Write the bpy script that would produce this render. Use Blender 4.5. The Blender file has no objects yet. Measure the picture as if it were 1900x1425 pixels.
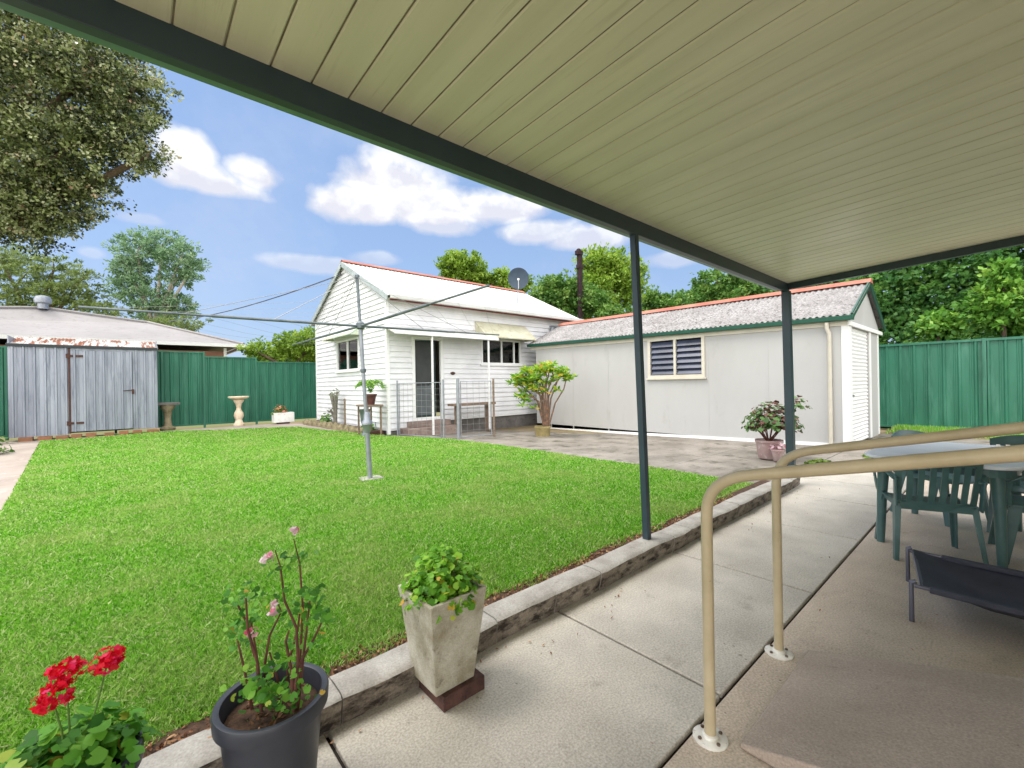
import bpy, bmesh, math, random
import numpy as np
from mathutils import Vector, Matrix
random.seed(7)
RNG = np.random.default_rng(11)
PI = math.pi
S = bpy.context.scene
COL = S.collection
rad = math.radians

# ------------------------------------------------------------------ helpers
def lin(r, g, b):
    def f(c):
        c /= 255.0
        return c / 12.92 if c <= .04045 else ((c + .055) / 1.055) ** 2.4
    return (f(r), f(g), f(b), 1)

def mat(name, c1, c2=None, scale=4.0, c3=None, scale3=18.0, rough=.7, metal=0.0, bump=0.0, bscale=80.0,
        grain=0.0, gscale=220.0, spec=.4, lo=.35, hi=.65, stretch=None, rvar=0.0, lo3=.55, hi3=.7, specks=0):
    m = bpy.data.materials.new(name); m.use_nodes = True
    nt = m.node_tree; n = nt.nodes; l = nt.links
    b = n['Principled BSDF']
    b.inputs['Roughness'].default_value = rough
    b.inputs['Metallic'].default_value = metal
    b.inputs['Specular IOR Level'].default_value = spec
    tc = n.new('ShaderNodeTexCoord'); vec = tc.outputs['Object']
    if stretch:
        mp = n.new('ShaderNodeMapping'); mp.inputs['Scale'].default_value = stretch
        l.new(vec, mp.inputs['Vector']); vecs = mp.outputs['Vector']
    else: vecs = vec
    def noise(v, sc, det=5, r=.6):
        t = n.new('ShaderNodeTexNoise'); t.inputs['Scale'].default_value = sc
        t.inputs['Detail'].default_value = det; t.inputs['Roughness'].default_value = r
        l.new(v, t.inputs['Vector']); return t.outputs['Fac']
    def ramp(fac, a, bb):
        mr = n.new('ShaderNodeMapRange'); mr.inputs['From Min'].default_value = a; mr.inputs['From Max'].default_value = bb
        l.new(fac, mr.inputs['Value']); return mr.outputs['Result']
    def mix(fac, A, B, mode='MIX'):
        x = n.new('ShaderNodeMix'); x.data_type = 'RGBA'; x.blend_type = mode
        if isinstance(fac, float): x.inputs['Factor'].default_value = fac
        else: l.new(fac, x.inputs['Factor'])
        for s, v in (('A', A), ('B', B)):
            if isinstance(v, tuple): x.inputs[[i for i, q in enumerate(x.inputs) if q.name == s and q.type == 'RGBA'][0]].default_value = v
            else: l.new(v, x.inputs[[i for i, q in enumerate(x.inputs) if q.name == s and q.type == 'RGBA'][0]])
        return [o for o in x.outputs if o.type == 'RGBA'][0]
    col = c1
    if c2: col = mix(ramp(noise(vecs, scale), lo, hi), c1, c2)
    if c3: col = mix(ramp(noise(vecs, scale3, 8, .7), lo3, hi3), col, c3)
    if specks:
        vo = n.new('ShaderNodeTexVoronoi'); vo.inputs['Scale'].default_value = specks; l.new(vec, vo.inputs['Vector'])
        big = noise(vec, specks * .23, 2)
        sz = n.new('ShaderNodeMapRange'); sz.inputs['From Min'].default_value = .5; sz.inputs['From Max'].default_value = .75; sz.inputs['To Max'].default_value = .16
        l.new(big, sz.inputs['Value']); lt = n.new('ShaderNodeMath'); lt.operation = 'LESS_THAN'; l.new(vo.outputs['Distance'], lt.inputs[0]); l.new(sz.outputs['Result'], lt.inputs[1])
        sf = n.new('ShaderNodeMath'); sf.operation = 'MULTIPLY'; sf.inputs[1].default_value = .5; l.new(lt.outputs[0], sf.inputs[0])
        col = mix(sf.outputs[0], col, lin(66, 56, 50))
    if grain:
        g = noise(vec, gscale, 2, .5)
        gr = n.new('ShaderNodeMapRange'); gr.inputs['From Min'].default_value = .3; gr.inputs['From Max'].default_value = .7
        gr.inputs['To Min'].default_value = 1 - grain; gr.inputs['To Max'].default_value = 1 + grain
        l.new(g, gr.inputs['Value'])
        cb = n.new('ShaderNodeCombineColor')
        for i in range(3): l.new(gr.outputs['Result'], cb.inputs[i])
        col = mix(1.0, col, cb.outputs['Color'], 'MULTIPLY')
    if isinstance(col, tuple): b.inputs['Base Color'].default_value = col
    else: l.new(col, b.inputs['Base Color'])
    if rvar:
        r = n.new('ShaderNodeMapRange'); r.inputs['To Min'].default_value = rough - rvar; r.inputs['To Max'].default_value = rough + rvar
        r.inputs['From Min'].default_value = .3; r.inputs['From Max'].default_value = .7
        l.new(noise(vec, 2.5, 4), r.inputs['Value']); l.new(r.outputs['Result'], b.inputs['Roughness'])
    if bump:
        bp = n.new('ShaderNodeBump'); bp.inputs['Strength'].default_value = bump; bp.inputs['Distance'].default_value = .01
        l.new(noise(vec, bscale, 4), bp.inputs['Height']); l.new(bp.outputs['Normal'], b.inputs['Normal'])
    return m

def leafmat(name, stops, trans=.35, rough=.5, patch=None):
    """colours picked per leaf from its own 'tint' value; patch = (colour, scale, amount) for dry patches"""
    m = bpy.data.materials.new(name); m.use_nodes = True
    nt = m.node_tree; n = nt.nodes; l = nt.links
    b = n['Principled BSDF']; b.inputs['Roughness'].default_value = rough; b.inputs['Specular IOR Level'].default_value = .35
    at = n.new('ShaderNodeAttribute'); at.attribute_name = 'tint'
    cr = n.new('ShaderNodeValToRGB'); e = cr.color_ramp.elements
    while len(e) < len(stops): e.new(.5)
    for i, (p, c) in enumerate(stops): e[i].position = p; e[i].color = c
    l.new(at.outputs['Fac'], cr.inputs['Fac']); col = cr.outputs['Color']
    if patch:
        tc = n.new('ShaderNodeTexCoord'); nz = n.new('ShaderNodeTexNoise'); nz.inputs['Scale'].default_value = patch[1]
        nz.inputs['Detail'].default_value = 6; nz.inputs['Roughness'].default_value = .65
        l.new(tc.outputs['Object'], nz.inputs['Vector'])
        mr = n.new('ShaderNodeMapRange'); mr.inputs['From Min'].default_value = .44; mr.inputs['From Max'].default_value = .74
        mr.inputs['To Max'].default_value = patch[2]; l.new(nz.outputs['Fac'], mr.inputs['Value'])
        mx = n.new('ShaderNodeMix'); mx.data_type = 'RGBA'
        l.new(mr.outputs['Result'], mx.inputs[0]); l.new(col, mx.inputs[6]); mx.inputs[7].default_value = patch[0]
        col = mx.outputs[2]
    l.new(col, b.inputs['Base Color'])
    tr = n.new('ShaderNodeBsdfTranslucent'); l.new(col, tr.inputs['Color'])
    ms = n.new('ShaderNodeMixShader'); ms.inputs[0].default_value = trans
    l.new(b.outputs[0], ms.inputs[1]); l.new(tr.outputs[0], ms.inputs[2]); l.new(ms.outputs[0], n['Material Output'].inputs[0])
    return m

OFF = {}
def thing(name, label, cat, loc=(0, 0, 0), rz=0, group=None):
    o = bpy.data.objects.new(name, None); COL.objects.link(o); o.empty_display_size = .1
    o.location = loc; o.rotation_euler = (0, 0, rz); o['label'] = label; o['category'] = cat
    if group: o['group'] = group
    OFF[o.name] = Vector(loc) if rz == 0 else Vector((0, 0, 0))
    return o
def tag(o, label, cat, group=None, kind=None):
    if label: o['label'] = label
    if cat: o['category'] = cat
    if group: o['group'] = group
    if kind: o['kind'] = kind
    return o

class MB:
    """collects geometry in world coordinates (or local ones when the parent is rotated)"""
    def __init__(s): s.v = []; s.f = []
    def add(s, vs, fs):
        b = len(s.v); s.v += [tuple(v) for v in vs]; s.f += [tuple(i + b for i in f) for f in fs]; return s
    def box(s, x0, x1, y0, y1, z0, z1):
        v = [(x, y, z) for z in (z0, z1) for y in (y0, y1) for x in (x0, x1)]
        return s.add(v, [(0, 2, 3, 1), (4, 5, 7, 6), (0, 1, 5, 4), (2, 6, 7, 3), (0, 4, 6, 2), (1, 3, 7, 5)])
    def hexa(s, p):  # 8 points: bottom 4 ccw then top 4 ccw
        return s.add(p, [(3, 2, 1, 0), (4, 5, 6, 7), (0, 1, 5, 4), (1, 2, 6, 5), (2, 3, 7, 6), (3, 0, 4, 7)])
    def bar(s, a, b, w, h, up=(0, 0, 1)):
        a = Vector(a); b = Vector(b); d = (b - a).normalized(); u = Vector(up)
        r = d.cross(u).normalized() * w / 2; u = r.cross(d).normalized() * h / 2
        return s.hexa([a - r - u, a + r - u, b + r - u, b - r - u, a - r + u, a + r + u, b + r + u, b - r + u])
    def prism(s, poly, z0, z1):
        n = len(poly)
        zz0 = z0 if callable(z0) else (lambda x, y: z0); zz1 = z1 if callable(z1) else (lambda x, y: z1)
        v = [(x, y, zz0(x, y)) for x, y in poly] + [(x, y, zz1(x, y)) for x, y in poly]
        return s.add(v, [tuple(range(n - 1, -1, -1)), tuple(range(n, 2 * n))] + [(i, (i + 1) % n, n + (i + 1) % n, n + i) for i in range(n)])
    def extr(s, poly, axis, a, b):
        """poly of 2-D points extruded along axis ('x': points are (y,z); 'y': points are (x,z))"""
        n = len(poly); P = (lambda p, t: (t, p[0], p[1])) if axis == 'x' else (lambda p, t: (p[0], t, p[1]))
        v = [P(p, a) for p in poly] + [P(p, b) for p in poly]
        return s.add(v, [tuple(range(n - 1, -1, -1)), tuple(range(n, 2 * n))] + [(i, (i + 1) % n, n + (i + 1) % n, n + i) for i in range(n)])
    def tube(s, pts, r, n=8, cap=True):
        pts = [Vector(p) for p in pts]; m = len(pts); rs = r if isinstance(r, (list, tuple)) else [r] * m
        t0 = (pts[1] - pts[0]).normalized(); u = t0.orthogonal().normalized(); vs = []
        for i, p in enumerate(pts):
            t = ((pts[min(i + 1, m - 1)] - pts[i]).normalized() + (pts[i] - pts[max(i - 1, 0)]).normalized())
            t = t.normalized() if t.length > 1e-6 else t0
            u = (u - t * u.dot(t)).normalized(); w = t.cross(u)
            for k in range(n):
                a = 2 * PI * k / n; vs.append(p + (u * math.cos(a) + w * math.sin(a)) * rs[i])
        fs = [(i * n + k, i * n + (k + 1) % n, (i + 1) * n + (k + 1) % n, (i + 1) * n + k) for i in range(m - 1) for k in range(n)]
        if cap: fs += [tuple(range(n - 1, -1, -1)), tuple(range((m - 1) * n, m * n))]
        return s.add(vs, fs)
    def lathe(s, c, prof, n=24, sx=1, sy=1, close=False):
        """prof: (radius, z) pairs around centre c"""
        vs = []; m = len(prof)
        for r, z in prof:
            for k in range(n):
                a = 2 * PI * k / n; vs.append((c[0] + r * sx * math.cos(a), c[1] + r * sy * math.sin(a), c[2] + z))
        fs = [(i * n + k, i * n + (k + 1) % n, (i + 1) * n + (k + 1) % n, (i + 1) * n + k) for i in range(m - 1) for k in range(n)]
        if not close: fs += [tuple(range(n - 1, -1, -1)), tuple(range((m - 1) * n, m * n))]
        return s.add(vs, fs)
    def blob(s, c, r, n=10, sz=(1, 1, 1), jit=0.0):
        vs = [(c[0], c[1], c[2] - r * sz[2])]; m = n // 2
        for i in range(1, m):
            a = -PI / 2 + PI * i / m
            for k in range(n):
                q = r * (1 + jit * (random.random() - .5)); t = 2 * PI * k / n
                vs.append((c[0] + q * sz[0] * math.cos(a) * math.cos(t), c[1] + q * sz[1] * math.cos(a) * math.sin(t), c[2] + q * sz[2] * math.sin(a)))
        vs.append((c[0], c[1], c[2] + r * sz[2])); L = len(vs) - 1
        fs = [(0, 1 + (k + 1) % n, 1 + k) for k in range(n)]
        fs += [(1 + i * n + k, 1 + i * n + (k + 1) % n, 1 + (i + 1) * n + (k + 1) % n, 1 + (i + 1) * n + k) for i in range(m - 2) for k in range(n)]
        fs += [(L, 1 + (m - 2) * n + k, 1 + (m - 2) * n + (k + 1) % n) for k in range(n)]
        return s.add(vs, fs)
    def build(s, name, m, parent=None, bevel=0, smooth=False, seg=2, label=None):
        me = bpy.data.meshes.new(name); o = bpy.data.objects.new(name, me); COL.objects.link(o)
        off = Vector((0, 0, 0))
        if parent is not None:
            off = OFF.get(parent.name, off); o.parent = parent
        OFF[o.name] = off
        me.from_pydata([(v[0] - off.x, v[1] - off.y, v[2] - off.z) for v in s.v], [], s.f); me.validate()
        me.materials.append(m)
        if smooth:
            me.shade_smooth(); me.set_sharp_from_angle(angle=rad(42))
        if bevel:
            b = o.modifiers.new('bevel', 'BEVEL'); b.width = bevel; b.segments = seg; b.limit_method = 'ANGLE'; b.angle_limit = rad(40)
            me.shade_smooth(); me.set_sharp_from_angle(angle=rad(60))
        if label: o['label'] = label
        return o

def build_each(mb, name, m, parent):
    """every box gathered in mb becomes a part of its own"""
    for i in range(0, len(mb.v), 8):
        q = MB(); q.v = mb.v[i:i + 8]; q.f = [tuple(k - i for k in f_) for f_ in mb.f if i <= f_[0] < i + 8]; q.build(name, m, parent)

def np_mesh(name, verts, faces_n, tint, m, parent=None):
    """verts (F, k, 3): F separate faces with k corners each"""
    F, k, _ = verts.shape
    off = np.array(OFF.get(parent.name, Vector((0, 0, 0)))) if parent is not None else np.zeros(3)
    me = bpy.data.meshes.new(name)
    me.vertices.add(F * k); me.vertices.foreach_set('co', (verts - off).astype(np.float32).ravel())
    me.loops.add(F * k); me.loops.foreach_set('vertex_index', np.arange(F * k, dtype=np.int32))
    me.polygons.add(F); me.polygons.foreach_set('loop_start', np.arange(0, F * k, k, dtype=np.int32))
    me.polygons.foreach_set('loop_total', np.full(F, k, dtype=np.int32))
    a = me.attributes.new('tint', 'FLOAT', 'FACE'); a.data.foreach_set('value', tint.astype(np.float32))
    me.materials.append(m); me.update()
    o = bpy.data.objects.new(name, me); COL.objects.link(o)
    if parent is not None: o.parent = parent
    OFF[o.name] = Vector(off)
    return o

def unit(a): return a / np.maximum(np.linalg.norm(a, axis=-1, keepdims=True), 1e-9)
def leaf_faces(P, L, W, up=.45, droop=0.0, outward=None, jit=.35):
    """diamond leaves at points P (N,3)"""
    N = len(P)
    d = RNG.normal(size=(N, 3))
    if outward is not None: d = d * (1 - jit) + outward * 1.2
    d[:, 2] -= droop; d = unit(d)
    nrm = RNG.normal(size=(N, 3)); nrm[:, 2] += up * 3; 
    if outward is not None: nrm += outward * .8
    s = unit(np.cross(d, nrm)); 
    l = (L * (.6 + .8 * RNG.random(N)))[:, None]; w = (W * (.6 + .8 * RNG.random(N)))[:, None]
    return np.stack([P - d * l * .5, P + s * w * .5, P + d * l * .5, P - s * w * .5], 1)

def crown_points(blobs, clump, n_clumps, per, shell=.55, flat=.8):
    """blobs: (x,y,z,rx,ry,rz); leaves gather in clumps scattered in the outer part of the blobs"""
    vol = np.array([b[3] * b[4] * b[5] for b in blobs]) ** (2 / 3); pr = vol / vol.sum()
    idx = RNG.choice(len(blobs), n_clumps, p=pr); B = np.array(blobs)[idx]
    d = unit(RNG.normal(size=(n_clumps, 3))); r = shell + (1 - shell) * RNG.random(n_clumps) ** .6
    r = np.where(RNG.random(n_clumps) < .14, 1.02 + .26 * RNG.random(n_clumps), r)
    C = B[:, :3] + d * r[:, None] * B[:, 3:]
    cs = clump * (.5 + RNG.random(n_clumps))
    q = unit(RNG.normal(size=(n_clumps, per, 3))) * (RNG.random((n_clumps, per, 1)) ** .45) * cs[:, None, None]
    q[..., 2] *= flat
    P = (C[:, None, :] + q).reshape(-1, 3)
    out = (unit(q).reshape(-1, 3) + np.repeat(d, per, 0)) * .6
    ct = np.repeat(RNG.random(n_clumps), per)
    return P, out, ct

def tree(name, label, group, loc, trunk, limbs, blobs, clump, n_clumps, per, L, W, lm, bark, shell=.55, up=.5, droop=0, flat=.8, cat='tree'):
    t = thing(name, label, cat, loc, group=group)
    P, out, ct = crown_points(blobs, clump, n_clumps, per, shell, flat)
    tint = np.clip(ct * .65 + RNG.random(len(P)) * .35, 0, 1)
    np_mesh('crown', leaf_faces(P, L, W, up, droop, out), 4, tint, lm, t)
    m = MB()
    for pts, r0, r1 in trunk: m.tube(pts, [r0 + (r1 - r0) * i / (len(pts) - 1) for i in range(len(pts))], 9)
    base = Vector(trunk[0][0][-1])
    for b in blobs[:limbs]:
        e = Vector(b[:3]); mid = base.lerp(e, .5) + Vector((random.uniform(-.3, .3), random.uniform(-.3, .3), .15)); r = trunk[0][2]
        m.tube([base, mid, e, e + Vector((random.uniform(-.5, .5) * b[3], random.uniform(-.5, .5) * b[4], b[5] * .6))], [r * .8, r * .55, r * .35, r * .12], 7)
    m.build('trunk', bark, t, smooth=True)
    return t

# ------------------------------------------------------------------ materials
M = {}
M['conc_path'] = mat('concrete_path', lin(186, 180, 169), lin(162, 156, 146), 1.7, lin(126, 119, 109), 6, specks=16, rough=.62, bump=.25, bscale=160, grain=.24, gscale=110, rvar=.14, lo3=.57, hi3=.85)
M['conc_patio'] = mat('concrete_patio', lin(198, 183, 165), lin(172, 158, 142), 1.6, lin(138, 125, 112), 6, specks=14, rough=.62, bump=.25, bscale=160, grain=.24, gscale=110, rvar=.14, lo3=.57, hi3=.85)
M['conc_ramp'] = mat('concrete_ramp', lin(178, 162, 148), lin(160, 145, 131), 1.6, lin(134, 120, 108), 7, specks=18, rough=.75, bump=.5, bscale=90, grain=.16, gscale=130, stretch=(2.2, 1, 1), lo3=.6, hi3=.8)
M['conc_drive'] = mat('concrete_drive', lin(140, 133, 124), lin(108, 102, 93), 1.3, lin(64, 62, 48), 2.4, rough=.85, bump=.3, bscale=60, grain=.15, gscale=60, lo3=.52, hi3=.68)
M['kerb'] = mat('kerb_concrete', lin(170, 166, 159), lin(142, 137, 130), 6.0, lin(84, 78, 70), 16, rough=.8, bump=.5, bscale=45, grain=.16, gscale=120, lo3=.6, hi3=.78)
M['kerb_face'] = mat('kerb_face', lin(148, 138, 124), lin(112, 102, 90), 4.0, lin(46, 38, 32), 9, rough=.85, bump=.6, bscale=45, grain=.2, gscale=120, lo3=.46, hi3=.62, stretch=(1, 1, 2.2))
M['gap'] = mat('joint_filler', lin(38, 30, 26), rough=.9)
M['soil'] = mat('soil', lin(92, 68, 52), lin(55, 40, 30), 30, lin(130, 100, 78), 60, rough=.95, bump=1, bscale=60, lo3=.6, hi3=.75)
M['dirt'] = mat('yard_dirt', lin(140, 122, 96), lin(110, 98, 70), 1.2, lin(120, 130, 60), 3, rough=.95, bump=.5, bscale=30, grain=.2, gscale=40)
M['lawn_base'] = mat('lawn_base', lin(104, 142, 44), lin(92, 120, 44), 1.5, lin(122, 116, 66), 4, rough=.95, bump=.8, bscale=60, grain=.3, gscale=90, lo3=.62, hi3=.8)
M['beam'] = mat('dark_green_paint', lin(52, 68, 76), lin(45, 60, 68), 2, rough=.38, spec=.4)
M['gutter_green'] = mat('mid_green_paint', lin(98, 136, 118), lin(84, 122, 106), 3, rough=.35)
M['ceiling'] = mat('cream_roof_sheet', lin(222, 220, 196), lin(206, 205, 180), 1.0, lin(190, 186, 160), 5, rough=.4, spec=.4, rvar=.08, lo3=.56, hi3=.8, stretch=(6.66, .35, 1), lo=.3, hi=.7)
M['groove'] = mat('panel_joint', lin(150, 140, 120), lin(104, 94, 80), 5, rough=.8)
M['rail'] = mat('cream_rail_paint', lin(192, 177, 146), lin(176, 161, 129), 6, lin(128, 96, 66), 26, rough=.36, spec=.45, bump=.12, bscale=60, lo3=.68, hi3=.72, rvar=.08)
M['white_paint'] = mat('white_paint', lin(236, 236, 232), lin(214, 214, 210), 5, rough=.5)
M['chip_paint'] = mat('worn_white_paint', lin(230, 228, 220), lin(205, 200, 190), 20, lin(120, 100, 80), 50, rough=.6, lo3=.62, hi3=.7)
M['bolt'] = mat('bolt_steel', lin(150, 140, 128), lin(90, 70, 55), 30, rough=.45, metal=.8)
M['weatherboard'] = mat('white_weatherboard', lin(230, 230, 232), lin(214, 214, 217), 1.5, rough=.55, bump=.1)
M['trim'] = mat('white_trim', lin(230, 230, 229), rough=.5)
M['cream_trim'] = mat('cream_trim', lin(204, 198, 184), lin(192, 186, 170), 3, rough=.55)
M['fibro'] = mat('fibro_sheet', lin(176, 176, 174), lin(170, 169, 167), 1.0, lin(150, 147, 142), 2.6, rough=.75, lo3=.58, hi3=.95, stretch=(1, 1, .45), bump=.15, bscale=12)
M['roof_white'] = mat('white_corrugated_roof', lin(206, 206, 203), lin(190, 189, 185), 1.5, lin(160, 156, 148), 3, rough=.6, lo3=.6, hi3=.8)
M['roof_lichen'] = mat('weathered_corrugated_cement', lin(150, 147, 146), lin(130, 126, 125), 2.2, lin(80, 76, 72), 11, rough=.9, grain=.3, gscale=30, lo3=.5, hi3=.68)
M['ridge_red'] = mat('faded_red_ridge', lin(156, 84, 68), lin(176, 116, 98), 1.5, lin(134, 58, 48), 6, rough=.7)
M['fascia_red'] = mat('dark_red_fascia', lin(120, 40, 42), lin(104, 36, 38), 2, rough=.6)
M['gar_green'] = mat('green_gutter', lin(34, 84, 68), lin(28, 72, 60), 3, rough=.4)
M['fence'] = mat('green_steel_fence', lin(50, 112, 89), lin(41, 96, 76), 2.2, lin(74, 128, 108), 3, rough=.45, spec=.4, stretch=(1, 1.6, .22), lo3=.5, hi3=.75)
M['fence_far'] = mat('green_steel_fence_dull', lin(44, 110, 86), lin(36, 94, 74), 2.2, lin(66, 124, 102), 3, rough=.5, stretch=(1.6, 1, .22), lo3=.5, hi3=.75)
M['galv'] = mat('weathered_galvanised', lin(160, 165, 176), lin(136, 141, 153), 1.2, lin(112, 117, 130), 3, rough=.5, metal=.35, stretch=(3, 3, .35), lo3=.5, hi3=.7)
M['galv_rust'] = mat('rusting_roof_iron', lin(222, 220, 214), lin(206, 203, 196), 2, lin(150, 92, 60), 1.6, rough=.7, stretch=(4.2, .5, 1), lo3=.47, hi3=.54)
M['rust'] = mat('rusty_iron', lin(88, 56, 46), lin(62, 42, 38), 20, rough=.8)
M['steel'] = mat('galvanised_tube', lin(160, 164, 172), lin(140, 145, 152), 6, rough=.45, metal=.55)
M['steel_dark'] = mat('dull_tube', lin(122, 130, 134), lin(92, 100, 104), 5, rough=.5, metal=.4)
M['wire'] = mat('wire', lin(150, 150, 150), rough=.5, metal=.5)
M['cable'] = mat('black_cable', lin(96, 96, 110), rough=.6)
M['brick'] = mat('old_red_brick', lin(96, 66, 58), lin(66, 44, 40), 12, lin(42, 32, 32), 30, rough=.9, bump=.6, bscale=60)
M['paver'] = mat('broken_paver', lin(170, 110, 84), lin(130, 96, 70), 6, rough=.9)
M['stone'] = mat('garden_stone', lin(150, 138, 112), lin(112, 104, 76), 4, lin(82, 84, 50), 8, rough=.95, bump=.8, bscale=30)
M['plinth'] = mat('grey_plinth', lin(120, 116, 112), lin(92, 88, 86), 3, lin(70, 66, 62), 7, rough=.9)
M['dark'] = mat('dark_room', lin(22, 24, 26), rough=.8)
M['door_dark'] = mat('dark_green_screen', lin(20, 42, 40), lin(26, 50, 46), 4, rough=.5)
M['mesh_grey'] = mat('grey_screen', lin(92, 98, 100), lin(80, 86, 88), 5, rough=.6)
M['curtain'] = mat('grey_curtain', lin(120, 112, 118), lin(98, 92, 98), 8, rough=.9, stretch=(1, 8, 1))
M['blue_cloth'] = mat('blue_cloth', lin(60, 120, 180), lin(180, 70, 70), 4, rough=.9)
M['awning_cream'] = mat('cream_awning', lin(200, 198, 176), lin(182, 178, 152), 3, lin(150, 144, 116), 6, rough=.75)
M['pot_black'] = mat('black_plastic_pot', lin(54, 57, 66), lin(46, 49, 58), 6, rough=.42, spec=.45)
M['pot_conc'] = mat('pitted_concrete_pot', lin(186, 182, 166), lin(142, 134, 112), 7, lin(88, 80, 66), 16, rough=.85, bump=.5, bscale=60, grain=.12, gscale=150, lo3=.6, hi3=.74)
M['pot_stone'] = mat('mossy_pot', lin(166, 150, 104), lin(134, 122, 82), 8, rough=.9, bump=.4)
M['pot_pink'] = mat('faded_pink_pot', lin(176, 156, 152), lin(166, 136, 134), 9, lin(210, 190, 190), 16, rough=.85)
M['bath'] = mat('birdbath_cement', lin(226, 212, 190), lin(200, 178, 148), 5, lin(150, 110, 74), 9, rough=.8, lo3=.58, hi3=.72)
M['plastic_green'] = mat('green_garden_plastic', lin(82, 114, 112), lin(66, 96, 94), 5, rough=.36, spec=.5)
M['plastic_sheen_top'] = mat('sheen_table_plastic', lin(236, 238, 244), lin(222, 226, 234), 3, rough=.45, spec=.5)  # grazing reflection on the green tabletop put into a pale base colour
M['bed_mesh'] = mat('charcoal_mesh_cloth', lin(58, 60, 72), lin(46, 48, 58), 8, rough=.5, bump=.3, bscale=400, spec=.4)
M['bed_frame'] = mat('grey_bed_tube', lin(96, 96, 108), rough=.4, metal=.3)
M['timber'] = mat('grey_timber', lin(142, 122, 104), lin(110, 94, 80), 4, rough=.85, stretch=(1, 6, 6))
M['neigh_roof'] = mat('pale_tile_roof', lin(148, 144, 143), lin(138, 134, 133), .5, lin(122, 118, 116), 4, rough=.8)
M['neigh_brick'] = mat('brown_brick', lin(150, 112, 94), lin(128, 92, 78), 1.5, rough=.9)
M['dish'] = mat('dark_dish', lin(62, 76, 92), lin(54, 68, 84), 4, rough=.5)
M['bark'] = mat('bark', lin(104, 88, 72), lin(70, 58, 46), 8, rough=.95, bump=.6, bscale=30)
M['bark_pale'] = mat('pale_bark', lin(176, 168, 156), lin(132, 124, 112), 4, rough=.9)
M['stem_brown'] = mat('red_brown_stem', lin(112, 66, 56), lin(74, 42, 38), 14, rough=.75)
M['stem_green'] = mat('green_stem', lin(96, 130, 60), lin(80, 112, 50), 10, rough=.6)
M['frang_bark'] = mat('frangipani_bark', lin(132, 108, 90), lin(96, 78, 66), 10, lin(176, 112, 70), 12, rough=.9)
M['tower'] = mat('rusted_post', lin(56, 34, 36), lin(38, 26, 30), 6, rough=.9)
M['house_wall'] = mat('house_render', lin(196, 186, 166), lin(186, 176, 156), 2, rough=.8)

def glass():
    m = bpy.data.materials.new('window_glass'); m.use_nodes = True; nt = m.node_tree; n = nt.nodes; l = nt.links
    n.remove(n['Principled BSDF'])
    a = n.new('ShaderNodeBsdfTransparent'); a.inputs[0].default_value = (.75, .8, .8, 1)
    g = n.new('ShaderNodeBsdfGlossy'); g.inputs['Roughness'].default_value = .03
    f = n.new('ShaderNodeFresnel'); f.inputs[0].default_value = 1.7
    x = n.new('ShaderNodeMixShader'); l.new(f.outputs[0], x.inputs[0]); l.new(a.outputs[0], x.inputs[1]); l.new(g.outputs[0], x.inputs[2])
    l.new(x.outputs[0], n['Material Output'].inputs[0]); return m
M['glass'] = glass()
M['louvre'] = mat('louvre_glass', lin(64, 72, 94), lin(44, 50, 66), 1.5, rough=.3, spec=.45)

G = lambda *c: lin(*c)
LM = {}
LM['grass'] = leafmat('grass_blades', [(0, G(74, 128, 30)), (.4, G(118, 188, 42)), (.75, G(156, 206, 76)), (1, G(216, 220, 170))], .42, .42, (G(198, 196, 134), 1.2, .5))
LM['big'] = leafmat('big_tree_leaf', [(0, G(30, 40, 26)), (.35, G(72, 84, 48)), (.62, G(130, 142, 84)), (.85, G(196, 200, 160)), (1, G(160, 100, 86))], .22, .26)
LM['gum'] = leafmat('gum_leaf', [(0, G(82, 116, 78)), (.6, G(132, 164, 122)), (1, G(164, 186, 152))], .35)
LM['she'] = leafmat('sheoak_leaf', [(0, G(84, 104, 52)), (.6, G(120, 138, 74)), (1, G(150, 166, 104))], .35)
LM['yellowgreen'] = leafmat('light_leaf', [(0, G(88, 122, 36)), (.6, G(138, 170, 60)), (1, G(176, 196, 92))], .4)
LM['dense'] = leafmat('dense_leaf', [(0, G(60, 100, 46)), (.55, G(98, 140, 60)), (1, G(152, 180, 92))], .35)
LM['vine'] = leafmat('vine_leaf', [(0, G(50, 92, 52)), (.5, G(98, 148, 78)), (.8, G(136, 180, 92)), (1, G(176, 206, 120))], .45, .33)
LM['bright'] = leafmat('bright_vine_leaf', [(0, G(70, 122, 46)), (.6, G(110, 160, 60)), (1, G(158, 190, 84))], .35)
LM['geran'] = leafmat('geranium_leaf', [(0, G(56, 112, 34)), (.6, G(98, 164, 50)), (.93, G(136, 190, 70)), (1, G(200, 160, 70))], .4)
LM['geran_y'] = leafmat('young_geranium_leaf', [(0, G(74, 130, 34)), (.6, G(124, 184, 46)), (.93, G(160, 206, 66)), (1, G(210, 160, 60))], .4)
LM['red'] = leafmat('red_petal', [(0, G(200, 10, 34)), (.7, G(240, 24, 56)), (1, G(244, 60, 130))], .45)
LM['pink'] = leafmat('pale_petal', [(0, G(236, 220, 224)), (.8, G(226, 190, 200)), (1, G(214, 70, 120))], .25)
LM['frang'] = leafmat('frangipani_leaf', [(0, G(74, 138, 44)), (.5, G(130, 176, 52)), (.85, G(186, 204, 66)), (1, G(214, 168, 70))], .35)
LM['maroon'] = leafmat('maroon_leaf', [(0, G(76, 50, 44)), (.35, G(110, 70, 58)), (.45, G(66, 98, 52)), (1, G(104, 142, 76))], .25)
LM['flower_mix'] = leafmat('mixed_flower_leaf', [(0, G(72, 110, 44)), (.5, G(120, 140, 60)), (.75, G(206, 120, 110)), (1, G(230, 180, 120))], .3)
LM['weed'] = leafmat('weed_leaf', [(0, G(60, 96, 30)), (1, G(118, 140, 50))], .3)
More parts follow.
